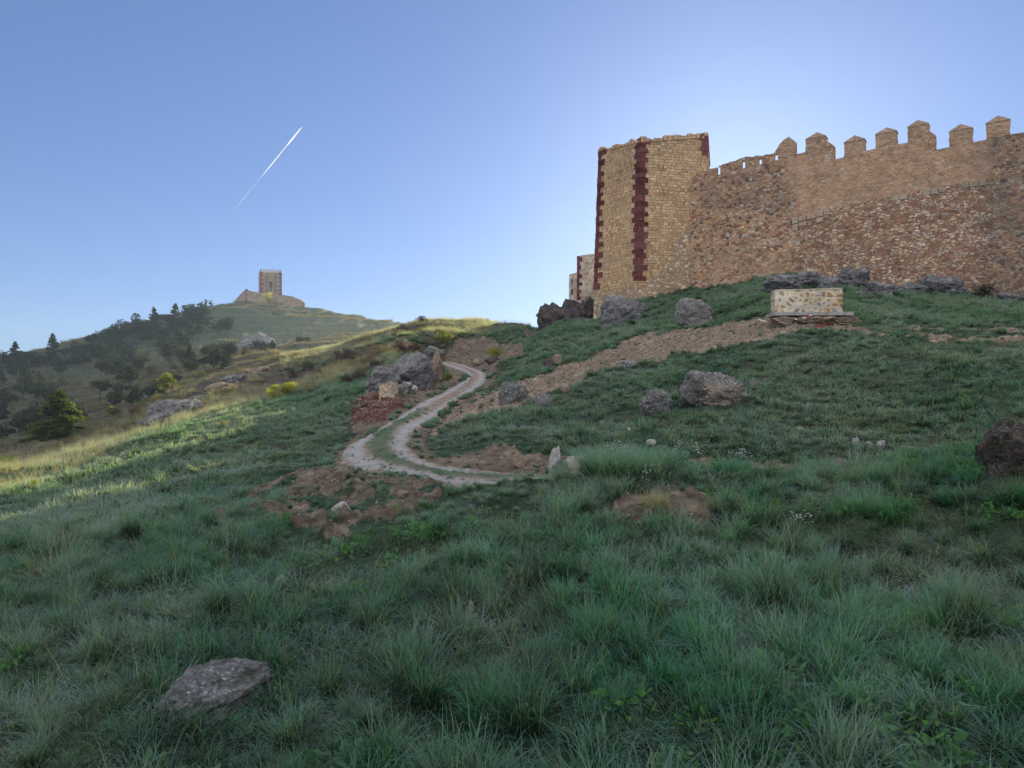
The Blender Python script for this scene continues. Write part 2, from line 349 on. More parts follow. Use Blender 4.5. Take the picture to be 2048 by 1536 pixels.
# ------------------------------------------------------------------ fine relief
rough = np.clip(1-mTRK*1.3, 0.05, 1)
lump = fbm(GX*1.1, GYY*1.1, 4, 1)*0.13*np.clip(GYY/7, 0.7, 1.4)+np.maximum(0, fbm(GX*1.9, GYY*1.9, 2, 41))*.10+fbm(GX*3.4, GYY*3.4, 3, 2)*0.06
lump += fbm(GX*0.18, GYY*0.18, 3, 3)*np.clip(GYY/60, 0, 1)*0.9*np.clip((GYY-20)/40, 0, 1)
far = np.clip((GYY-70)/60, 0, 1)
lump += far*fbm(GX*0.35, GYY*0.35, 4, 8)*0.45
grit = (fbm(GX*6, GYY*6, 3, 12)*0.07+np.abs(fbm(GX*15, GYY*15, 2, 13))*.05)*mDIRT
grit += mMOUND*(0.04+0.16*np.abs(fbm(GX*2.2, GYY*2.2, 3, 14)))+mRED*(0.12+0.2*np.abs(fbm(GX*2.2, GYY*2.2, 3, 15)))+mSTRAW*(0.05+.12*np.abs(fbm(GX*3, GYY*3, 3, 16)))
GZ2 = GZ+lump*rough+grit*rough
# cut terraces on the far hill
tp = GZ2/2.6+fbm(GX*0.02, GYY*0.02, 2, 77)*0.7; fr = tp-np.floor(tp)
terr = np.where(fr < 0.8, fr*0.25, 0.2+(fr-0.8)*4.0)-fr
tmask = np.clip((GYY-95)/30, 0, 1)*np.clip((0.55+fbm(GX*0.015, GYY*0.015, 2, 4))*1.5, 0, 1)
GZ2 = GZ2+terr*2.6*0.85*tmask
GZ2 += mTRK*(-0.03)
def height(X, Y): return grid_lookup(GZ2, X, Y)
def GH(px, py, dz=0):
    X, Y, z = G(px, py); return Vector((X, Y, float(height(X, Y))+dz))
# ------------------------------------------------------------------ the ground sheet
def build_ground():
    exL = [-14000, -7000, -3600, -2200]; exR = [5200, 8000, 16000]
    PX = np.concatenate([exL, GPX, exR]); Zc = np.concatenate([GZ2[[0]*len(exL)], GZ2, GZ2[[-1]*len(exR)]], 0)
    Xc = (PX[:, None]-1024)/F*GY[None, :]; Yc = np.broadcast_to(GY[None, :], Xc.shape)
    def pad(A): return np.concatenate([A[[0]*len(exL)], A, A[[-1]*len(exR)]], 0)
    m1 = [pad(a) for a in (mSTRIP, mRED, np.clip(mBROWN+mBANK, 0, 1))]
    dry = np.clip((GYY-17)/8, 0, 1)*np.clip((1150-GPX[:, None])/150, 0, 1)*np.clip(1-(GYY-110)/60, 0, 1)
    g0 = np.clip((GPX[:, None]-560)/100, 0, 1)*np.clip((28-GYY)/8, 0, 1); dry = dry*(1-g0)
    m2 = [pad(a) for a in (np.clip(mMOUND+mSTRAW, 0, 1), np.clip(dry, 0, 1), mTRK)]
    C1 = np.stack(m1, 2); C2 = np.stack(m2, 2)
    # rows behind the camera and beyond the far hill
    Xb, Yb, Zb = [], [], []
    for yy, k in ((-60, 30), (-20, 12), (-6, 5), (-1.5, 2), (0.2, 1.1)):
        Xb.append(Xc[:, 0]*k); Yb.append(np.full(len(PX), yy)); Zb.append(Zc[:, 0]*0-1.6)
    Xf, Yf, Zf = [], [], []
    for k, dz in ((1.3, -12), (3, -40), (12, -60)):
        Xf.append(Xc[:, -1]*k); Yf.append(Yc[:, -1]*k); Zf.append(Zc[:, -1]*0.5+dz)
    XX = np.concatenate([np.array(Xb).T, Xc, np.array(Xf).T], 1); YY = np.concatenate([np.array(Yb).T, Yc, np.array(Yf).T], 1); ZZ = np.concatenate([np.array(Zb).T, Zc, np.array(Zf).T], 1)
    z5, z3 = np.zeros((len(PX), 5, 3)), np.zeros((len(PX), 3, 3))
    C1 = np.concatenate([z5, C1, z3], 1); C2 = np.concatenate([z5, C2, z3], 1)
    n, m = XX.shape; V = np.stack([XX, YY, ZZ], 2).reshape(-1, 3)
    idx = np.arange(n*m).reshape(n, m)
    Q = np.stack([idx[:-1, :-1], idx[1:, :-1], idx[1:, 1:], idx[:-1, 1:]], 2).reshape(-1, 4)
    return mesh_np('ground', V, Q, col={'mask': C1.reshape(-1, 3), 'mask2': C2.reshape(-1, 3)})
def mat_ground():
    t = NT('earth_and_turf'); P = t.pos()
    a = t.sep(t.attr('mask').outputs[0]); b = t.sep(t.attr('mask2').outputs[0])
    n1 = t.noise(P, 0.35, 4); n2_ = t.noise(P, 2.2, 5, 0.65); n3_ = t.noise(P, 14, 4, 0.7); n4 = t.noise(P, 0.09, 3)
    turf = t.ramp(n2_, [(0.3, (0.012, 0.020, 0.012)), (0.5, (0.026, 0.050, 0.030)), (0.7, (0.055, 0.090, 0.060))])
    turf = t.mix(t.ramp(n1, [(0.46, 0), (0.68, 0.6)]), turf, (0.10, 0.082, 0.05))
    turf = t.mix(t.ramp(n3_, [(0.55, 0), (0.85, 0.55)]), turf, (0.11, 0.14, 0.10))
    dry = t.ramp(n2_, [(0.28, (0.024, 0.022, 0.018)), (0.5, (0.065, 0.055, 0.040)), (0.68, (0.15, 0.12, 0.085))])
    dry = t.mix(t.ramp(n4, [(0.4, 0), (0.6, 0.75)]), dry, t.ramp(n2_, [(0.3, (0.02, 0.030, 0.018)), (0.65, (0.065, 0.085, 0.048))]))
    sp = t.n('ShaderNodeSeparateXYZ'); t.put(sp.inputs[0], P); pale = t.math('MULTIPLY', t.mapr(sp.outputs[1], 105, 150), t.mapr(sp.outputs[0], -85, -45))
    turf = t.mix(pale, turf, t.ramp(n2_, [(0.3, (0.045, 0.06, 0.04)), (0.7, (0.15, 0.155, 0.10))])); c = t.mix(b[1], turf, dry)
    v = t.vor(P, 9); grit = t.ramp(v.outputs['Color'], [(0.2, 0.55), (0.8, 1.35)])
    strip = t.ramp(n2_, [(0.3, (0.12, 0.088, 0.062)), (0.5, (0.215, 0.162, 0.115)), (0.72, (0.33, 0.265, 0.20))])
    strip = t.mix(t.ramp(n3_, [(0.56, 0), (0.62, 0.6)]), strip, (0.52, 0.45, 0.34))
    strip = t.mix(0.5, strip, grit, 'MULTIPLY')
    red = t.mix(0.6, t.ramp(n2_, [(0.3, (0.05, 0.020, 0.015)), (0.5, (0.10, 0.042, 0.032)), (0.75, (0.19, 0.115, 0.09))]), grit, 'MULTIPLY')
    br = t.mix(0.5, t.ramp(n2_, [(0.28, (0.065, 0.048, 0.036)), (0.5, (0.145, 0.112, 0.082)), (0.72, (0.25, 0.205, 0.16))]), grit, 'MULTIPLY')
    md = t.mix(0.6, t.ramp(n2_, [(0.3, (0.045, 0.034, 0.025)), (0.5, (0.115, 0.092, 0.068)), (0.75, (0.25, 0.215, 0.17))]), grit, 'MULTIPLY')
    ed = t.math('ADD', t.math('MULTIPLY', n3_, 0.9), t.math('MULTIPLY', n2_, 0.7))
    def edge(m): return t.ramp(t.math('ADD', m, t.math('MULTIPLY', t.math('SUBTRACT', ed, 0.8), 0.9)), [(0.38, 0), (0.58, 1)])
    c = t.mix(edge(a[2]), c, br); c = t.mix(edge(b[2]), c, br); c = t.mix(edge(a[0]), c, strip); c = t.mix(edge(a[1]), c, red); c = t.mix(edge(b[0]), c, md)
    h = t.math('ADD', t.math('MULTIPLY', n2_, 1.0), t.math('MULTIPLY', n3_, 0.5))
    nr = t.bump(h, 0.9, 0.12); nr = t.bump(t.noise(P, 0.8, 5, 0.7), 0.7, 0.5, nr)
    return t.done(c, 0.95, nr, 0.1)
link('ground', build_ground(), mat_ground())['kind'] = 'structure'
# ------------------------------------------------------------------ the track
def build_track():
    W = 15; lat = np.linspace(-1.0, 1.0, W)
    S = np.linspace(0, NA-1, 520); ii = np.arange(NA)
    mx = np.interp(S, ii, MID[:, 0]); my = np.interp(S, ii, MID[:, 1]); nx = np.interp(S, ii, nv[:, 0]); ny = np.interp(S, ii, nv[:, 1]); w = np.interp(S, ii, wd[:, 0])
    edge = fbm(S*0.21, S*0+3, 3, 4)*0.12
    L = lat[None, :]*(w/2+0.60+edge*2)[:, None]
    X = mx[:, None]+nx[:, None]*L; Y = my[:, None]+ny[:, None]*L
    ln = np.concatenate([[0], np.cumsum(np.hypot(np.diff(mx), np.diff(my)))])
    latn = L/(w[:, None]/2)*(1+.10*fbm(X*.8, Y*.8, 2, 71))                       # +-1 on the ruts
    rut = np.exp(-(np.abs(np.abs(latn)-0.92)/(0.44+.22*fbm(X*1.1, Y*1.1, 3, 61)))**2.2)
    Zt = height(X, Y)+0.055-0.035*rut+0.03*np.exp(-(latn/0.5)**2)+fbm(X*4, Y*4, 3, 6)*0.025
    Zt[:, 0] -= 0.09; Zt[:, -1] -= 0.09
    V = np.stack([X, Y, Zt], 2).reshape(-1, 3); idx = np.arange(len(S)*W).reshape(len(S), W)
    Q = np.stack([idx[:-1, :-1], idx[1:, :-1], idx[1:, 1:], idx[:-1, 1:]], 2).reshape(-1, 4)
    C = np.stack([rut, np.exp(-(latn/0.55)**2), np.clip((26-Y)/6, 0, 1)], 2).reshape(-1, 3)
    me = mesh_np('path', V, Q, uv=np.stack([L, np.broadcast_to(ln[:, None], L.shape)], 2).reshape(-1, 2), col={'rut': C})
    if me.polygons[len(me.polygons)//2].normal.z < 0: me.flip_normals()
    t = NT('compacted_gravel'); P = t.pos(); a = t.sep(t.attr('rut').outputs[0])
    n = t.noise(P, 3.2, 5, 0.7); n2_ = t.noise(P, 16, 4, 0.75); v = t.vor(P, 13)
    base = t.ramp(n, [(0.3, (0.13, 0.10, 0.075)), (0.52, (0.23, 0.18, 0.145)), (0.72, (0.32, 0.27, 0.23))])
    pale = t.ramp(n2_, [(0.3, (0.20, 0.19, 0.19)), (0.5, (0.31, 0.30, 0.30)), (0.7, (0.42, 0.41, 0.405))])
    f = t.ramp(t.math('ADD', a[0], t.math('MULTIPLY', t.math('SUBTRACT', n, 0.5), 2.2)), [(0.15, 0), (1.0, 1)])
    c = t.mix(f, base, pale); c = t.mix(t.ramp(v.outputs['Distance'], [(0.0, 0.5), (0.35, 0)]), c, (0.45, 0.42, 0.38))
    g = t.ramp(t.math('MULTIPLY', t.math('ADD', a[1], t.math('MULTIPLY', t.math('SUBTRACT', n, 0.55), 2.5)), a[2]), [(0.35, 0), (0.75, 0.8)])
    c = t.mix(g, c, (0.05, 0.08, 0.04))
    link('path', me, t.done(c, 0.95, t.bump(t.math('ADD', n, n2_), 0.8, 0.05), 0.1))['kind'] = 'structure'
build_track()
# ------------------------------------------------------------------ masonry
def mat_stone(name, palette, mortar, sx=2.6, sz=5.2, mw=0.06, zone=None, bump=0.6, rand=0.75, warp=0.10, weather=0.35, coursed=False):
    """irregular coursed rubble on the UV map (metres); zone (R, G, B) = rubble, render, soot"""
    t = NT(name); uv = t.n('ShaderNodeUVMap').outputs[0]; P = t.pos()
    w = t.vmath('ADD', uv, t.vmath('MULTIPLY', t.vmath('SUBTRACT', t.noisec(uv, 1.4), (0.5, 0.5, 0.5)), (warp, warp, 0)))
    def stones(ax, az, mwid, rnd, salt, coursed=False):
        if coursed:     # random-length stones in level courses of uneven height
            xy = t.n('ShaderNodeSeparateXYZ'); t.put(xy.inputs[0], w); zz = t.math('MULTIPLY', xy.outputs[1], az)
            zz = t.math('ADD', zz, t.math('MULTIPLY', t.noise(t.vmath('MULTIPLY', uv, (0.02, 1.1, 0)), 1, 3), 2.2)); row = t.math('FLOOR', zz); fz = t.math('SUBTRACT', zz, row)
            wn_ = t.n('ShaderNodeTexWhiteNoise', noise_dimensions='1D'); t.put(wn_.inputs['W'], row)
            xx = t.math('ADD', t.math('MULTIPLY', xy.outputs[0], ax), t.math('MULTIPLY', wn_.outputs[0], 40))
            cb = t.n('ShaderNodeCombineXYZ'); t.put(cb.inputs[0], xx); t.put(cb.inputs[1], t.math('MULTIPLY', row, 10.0))
            v = t.vor(cb.outputs[0], 1, 'F1', .85); e = t.vor(cb.outputs[0], 1, 'DISTANCE_TO_EDGE', .85)
            ez = t.math('MINIMUM', fz, t.math('SUBTRACT', 1.0, fz)); ed_ = t.math('MINIMUM', t.math('MULTIPLY', e.outputs['Distance'], 1/ax*4), t.math('MULTIPLY', ez, 1/az*4))
            ed_ = t.math('ADD', ed_, t.math('MULTIPLY', t.math('SUBTRACT', t.noise(P, 12, 3, .7), .5), .06))
            return v.outputs['Color'], t.ramp(ed_, [(mwid*0.5, 0), (mwid*1.5, 1)])
        q = t.vmath('ADD', t.vmath('MULTIPLY', w, (ax, az, 1)), (salt, salt, 0))
        v = t.vor(q, 1, 'F1', rnd); e = t.vor(q, 1, 'DISTANCE_TO_EDGE', rnd)
        return v.outputs['Color'], t.ramp(e.outputs['Distance'], [(mwid*0.5, 0), (mwid*1.5, 1)])
    col, ed = stones(sx, sz, mw, rand, 0, coursed)
    sc = t.sep(col); k = len(palette)
    stone = t.ramp(sc[0], [((i+0.001)/k, c) for i, c in enumerate(palette)], 'CONSTANT')
    stone = t.mix(0.35 if coursed else 0.5, stone, t.ramp(sc[1], [(0, 0.62), (1, 1.38)]), 'MULTIPLY')
    fine = t.noise(P, 9, 5, 0.7); stone = t.mix(0.8, stone, t.ramp(fine, [(0.3, 0.62), (0.7, 1.36)]), 'MULTIPLY')
    mort = t.mix(0.8, mortar, t.ramp(t.noise(P, 2.4, 4, 0.65), [(0.3, 0.6), (0.7, 1.3)]), 'MULTIPLY')
    flush = t.ramp(t.noise(P, .45, 4, .7), [(.38, .25), (.6, 1)]); c = t.mix(t.math('SUBTRACT', 1.0, t.math('MULTIPLY', t.math('SUBTRACT', 1.0, ed), flush)), mort, stone); h = ed
    if zone:
        z = t.sep(t.attr('zone').outputs[0])
        col2, ed2 = stones(zone['sx'], zone['sz'], zone.get('mw', 0.12), 1.0, 31.7, zone.get('coursed', False))
        s2 = t.sep(col2); kk = len(zone['pal'])
        st2 = t.ramp(s2[0], [((i+0.001)/kk, q) for i, q in enumerate(zone['pal'])], 'CONSTANT')
        st2 = t.mix(0.75, st2, t.ramp(s2[1], [(0, 0.6), (1, 1.4)]), 'MULTIPLY'); st2 = t.mix(0.7, st2, t.ramp(fine, [(0.3, 0.65), (0.7, 1.32)]), 'MULTIPLY')
        c2 = t.mix(ed2, t.mix(0.7, zone['mortar'], t.ramp(fine, [(0.3, 0.6), (0.7, 1.35)]), 'MULTIPLY'), st2)
        f = t.ramp(t.math('ADD', z[0], t.math('MULTIPLY', t.math('SUBTRACT', t.noise(P, 1.1, 4, 0.7), 0.5), 0.9)), [(0.42, 0), (0.56, 1)])
        c = t.mix(f, c, c2); h = t.mix(f, h, ed2)
        if 'render' in zone:
            pl = t.mix(t.ramp(t.noise(P, 3.5, 5, 0.7), [(0.35, 0), (0.65, 1)]), zone['render'], tuple(x*1.35 for x in zone['render']))
            spk = t.ramp(t.vor(t.vmath('MULTIPLY', uv, (3.2, 5.5, 1)), 1).outputs['Distance'], [(0.12, 1), (0.30, 0)])
            sel = t.math('MULTIPLY', spk, t.ramp(t.noise(uv, 1.3, 2), [(0.42, 0), (0.62, 0.9)]))
            pl = t.mix(sel, pl, t.mix(sc[2], (0.36, 0.30, 0.25), (0.24, 0.11, 0.08)))
            g = t.ramp(t.math('ADD', z[1], t.math('MULTIPLY', t.math('SUBTRACT', t.noise(P, 0.9, 5, 0.7), 0.5), 1.2)), [(0.4, 0), (0.7, 0.62)])
            c = t.mix(g, c, pl); h = t.mix(g, h, spk)
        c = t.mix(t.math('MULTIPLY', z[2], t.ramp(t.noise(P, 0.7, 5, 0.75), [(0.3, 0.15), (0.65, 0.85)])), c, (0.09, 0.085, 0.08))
    st = t.noise(P, 0.5, 6, 0.75); c = t.mix(weather, c, t.ramp(st, [(0.3, 0.62), (0.7, 1.30)]), 'MULTIPLY')
    hh = t.math('ADD', h, t.math('MULTIPLY', fine, 0.6))
    return t.done(c, 0.95, t.bump(hh, bump, 0.07), 0.1)
OCHRE = [(0.52, 0.345, 0.195), (0.55, 0.375, 0.22), (0.49, 0.32, 0.175), (0.53, 0.355, 0.20), (0.56, 0.40, 0.25), (0.46, 0.30, 0.17)]
M_TOWER = mat_stone('ochre_coursed_stone', OCHRE, (0.27, 0.185, 0.11), 2.9, 5.4, 0.038, coursed=True, warp=0.10,
    zone=dict(sx=3.2, sz=4.4, mw=0.09, pal=[(0.48, 0.39, 0.28), (0.56, 0.46, 0.33), (0.42, 0.31, 0.21), (0.53, 0.39, 0.24), (0.36, 0.29, 0.22)], mortar=(0.36, 0.25, 0.16)), bump=0.8)
M_WALL = mat_stone('reddish_rubble_wall', [(0.41, 0.24, 0.145), (0.28, 0.125, 0.085), (0.48, 0.32, 0.19), (0.45, 0.35, 0.26), (0.36, 0.21, 0.13), (0.13, 0.10, 0.085), (0.48, 0.29, 0.15), (0.50, 0.41, 0.32)], (0.38, 0.25, 0.16), 4.6, 7.2, 0.09, rand=1, bump=0.7, warp=0.25,
    zone=dict(sx=3.9, sz=7.6, mw=0.075, pal=[(0.45, 0.33, 0.22), (0.39, 0.27, 0.17), (0.51, 0.40, 0.29), (0.33, 0.20, 0.13), (0.42, 0.34, 0.27), (0.30, 0.155, 0.10)], mortar=(0.26, 0.145, 0.09), render=(0.36, 0.235, 0.15)))
M_CAP = mat_stone('merlon_capping', [(0.28, 0.19, 0.14), (0.34, 0.24, 0.17), (0.30, 0.215, 0.16)], (0.28, 0.19, 0.14), 3.5, 5, 0.05, rand=1)
def mat_quoin():
    t = NT('dark_red_sandstone'); P = t.pos(); n = t.noise(P, 6, 5, 0.7); m = t.noise(P, 1.7, 3)
    c = t.ramp(n, [(0.28, (0.055, 0.016, 0.016)), (0.5, (0.115, 0.036, 0.034)), (0.72, (0.19, 0.075, 0.065))])
    c = t.mix(0.6, c, t.ramp(m, [(0.3, 0.6), (0.7, 1.35)]), 'MULTIPLY'); z = t.sep(t.attr('zone').outputs[0]); c = t.mix(0.9, c, t.ramp(z[0], [(0, .6), (1, 1.5)]), 'MULTIPLY'); c = t.mix(t.ramp(z[1], [(.7, 0), (1, .45)]), c, (0.16, 0.10, 0.085)); c = t.mix(t.ramp(n, [(.6, 0), (.75, .5)]), c, (0.22, 0.15, 0.12))
    return t.done(c, 0.95, t.bump(n, 0.6, 0.04), 0.1)
M_QUOIN = mat_quoin()
def panel(mb, Ab, Bb, At, Bt, du=0.22, topfn=None, zone=None, amp=0.035, u0=0, seed=0, out=None):
    """bilinear wall face as a fine grid with small relief; uv in metres"""
    Ab, Bb, At, Bt = map(Vector, (Ab, Bb, At, Bt)); L = (Bb-Ab).length; H = ((At-Ab).length+(Bt-Bb).length)/2
    nu, nz = max(2, int(L/du)), max(2, int(H/du)); nrm = (Bb-Ab).cross(At-Ab).normalized(); n2d = nrm
    ids = []
    for i in range(nu+1):
        s = i/nu; row = []; lo = Ab.lerp(Bb, s); hi = At.lerp(Bt, s)
        if topfn: hi = Vector((hi.x, hi.y, topfn(u0+s*L)))
        for j in range(nz+1):
            p = lo.lerp(hi, j/nz); u = u0+s*L; e = 0 if i in (0, nu) else 1
            d = float(fbm(np.array(u*1.3), np.array(p.z*1.3+seed), 3, seed))*amp*e
            q = p+n2d*d
            row.append(mb.vert(q, (u, p.z), zone(u, p.z, q) if zone else (0, 0, 0)))
        ids.append(row)
    for i in range(nu):
        for j in range(nz): mb.f.append([ids[i][j], ids[i+1][j], ids[i+1][j+1], ids[i][j+1]])
    return nrm
def quoins(name, parent, Cb, Ct, d1, d2, z0, z1, mean=0.40, long_=0.62, short=0.34, proud=0.035, seed=0, fade=0, course=0.36):
    """toothed corner blocks along the edge Cb -> Ct, running along unit directions d1 and d2"""
    rr = random.Random(seed); mb = MB(); Cb, Ct = Vector(Cb), Vector(Ct); d1 = Vector((d1[0], d1[1], 0)).normalized(); d2 = Vector((d2[0], d2[1], 0)).normalized()
    out = -(d1+d2).normalized(); z = z0; k = 0
    n1 = Vector((d1.y, -d1.x, 0)); n1 = n1 if n1.dot(out) > 0 else -n1
    n2v = Vector((d2.y, -d2.x, 0)); n2v = n2v if n2v.dot(out) > 0 else -n2v
    while z < z1-0.1:
        h = min(course*rr.uniform(0.75, 1.2), z1-z); t = (z+h/2-Cb.z)/(Ct.z-Cb.z); C = Cb.lerp(Ct, t)
        pr = proud*rr.uniform(0.7, 1.6)
        la = (long_ if k % 2 else short)*rr.uniform(0.8, 1.2); lb = (short if k % 2 else long_)*rr.uniform(0.8, 1.2)
        c = C+(n1+n2v)*pr*0.8
        a = C+d1*la+n1*pr; b = C+d2*lb+n2v*pr; ai = a-n1*(pr+0.1); bi = b-n2v*(pr+0.1)
        foot = [(p.x, p.y) for p in (ai, a, c, b, bi, C-out*0.15)]
        ar = sum(foot[i][0]*foot[(i+1) % 6][1]-foot[(i+1) % 6][0]*foot[i][1] for i in range(6))
        if ar < 0: foot = foot[::-1]
        mb.prism(foot, z+0.012, z+h-0.012, (rr.random(), rr.random(), 0)); z += h; k += 1
    return mb.build(name, M_QUOIN, parent, bevel=0.018)
def at(px, py, Y): return Vector(((px-1024)/F*Y, Y, (HY-py)/F*Y))
# ---- the corner tower
def build_tower():
    root = empty('corner_tower', at(1280, 600, 50), label='tall ochre stone corner tower with dark red toothed corner blocks, joined to the long wall', cat='tower')
    o = root.location.copy()
    mb = MB()
    Lb, Lt = at(1185.5, 665, 51), at(1198, 302, 51); Mb_, Mt = at(1275, 640, 48), at(1281, 281, 48); Rb, Rt = at(1404, 620, 49), at(1415.5, 272, 49)
    Bb1, Bt1 = Vector((15.2, 54.5, Rb.z)), Vector((15.0, 54.5, Rt.z-.2)); Bb2, Bt2 = Vector((7.6, 56, Lb.z)), Vector((7.9, 56, Lt.z-.2))
    def zone(u, z, q):
        px = 1024+q.x/q.y*F; py = HY-q.z/q.y*F
        lim = np.interp(px, [1185, 1235, 1290, 1325, 1345, 1362, 1380], [588, 582, 575, 540, 500, 468, 450])
        low = 1 if py > lim else 0
        return (low, 0, 0.25 if py < 350 else 0)
    def sub(v): return v-o
    panel(mb, sub(Lb), sub(Mb_), sub(Lt), sub(Mt), zone=lambda u, z, q: zone(u, z, q+o), u0=0, seed=3)
    panel(mb, sub(Mb_), sub(Rb), sub(Mt), sub(Rt), zone=lambda u, z, q: zone(u, z, q+o), u0=4, seed=5)
    panel(mb, sub(Rb), sub(Bb1), sub(Rt), sub(Bt1), u0=9, du=.5); panel(mb, sub(Bb1), sub(Bb2), sub(Bt1), sub(Bt2), u0=15, du=.5); panel(mb, sub(Bb2), sub(Lb), sub(Bt2), sub(Lt), u0=22, du=.5)
    mb.poly([sub(p)-Vector((0, 0, 0.01)) for p in (Lt, Mt, Rt, Bt1, Bt2)])
    mb.build('masonry_shell', M_TOWER, root)
    # loose top course
    rr = random.Random(5); tb = MB()
    for A, B, s in ((Lt, Mt, 9), (Mt, Rt, 13), (Rt, Bt1, 8)):
        d = (B-A); L = d.length; d.normalize(); nn = Vector((d.y, -d.x, 0)); x = 0.0
        while x < L-0.1:
            w = min(rr.uniform(0.25, 0.55), L-x); h = rr.uniform(0.05, 0.26) if rr.random() < .8 else 0.02
            p = A.lerp(B, (x+w/2)/L)-nn*0.13-o; M = Matrix.Translation(p-Vector((0, 0, .12)))@Matrix.Rotation(math.atan2(d.y, d.x)+rr.uniform(-.06, .06), 4, 'Z')
            tb.box(M, w*0.95, 0.36, h+.12); x += w
    tb.build('top_course', M_TOWER, root, bevel=0.02)
    dLM = (Mt-Lt).to_2d().normalized(); dMR = (Rt-Mt).to_2d().normalized(); dRB = (Bt1-Rt).to_2d().normalized(); dBL = (Lt-Bt2).to_2d().normalized()
    def loc(v): return v-o
    zq = lambda px, py, Y: (HY-py)/F*Y-o.z
    quoins('corner_quoins', root, loc(Mb_), loc(Mt), -dLM, dMR, zq(0, 561, 48), zq(0, 274, 48), seed=1, course=0.37, long_=.60, short=.36)
    quoins('corner_quoins', root, loc(Lb), loc(Lt), -dBL, dLM, zq(0, 580, 51), zq(0, 299, 51), seed=2, course=0.37, long_=.62, short=.30)
    quoins('corner_quoins', root, loc(Rb), loc(Rt), -dMR, dRB, zq(0, 311, 49), zq(0, 267, 49), seed=3, course=0.36, long_=.62, short=.40)
    return Mb_, Mt, Rb, Rt
build_tower()
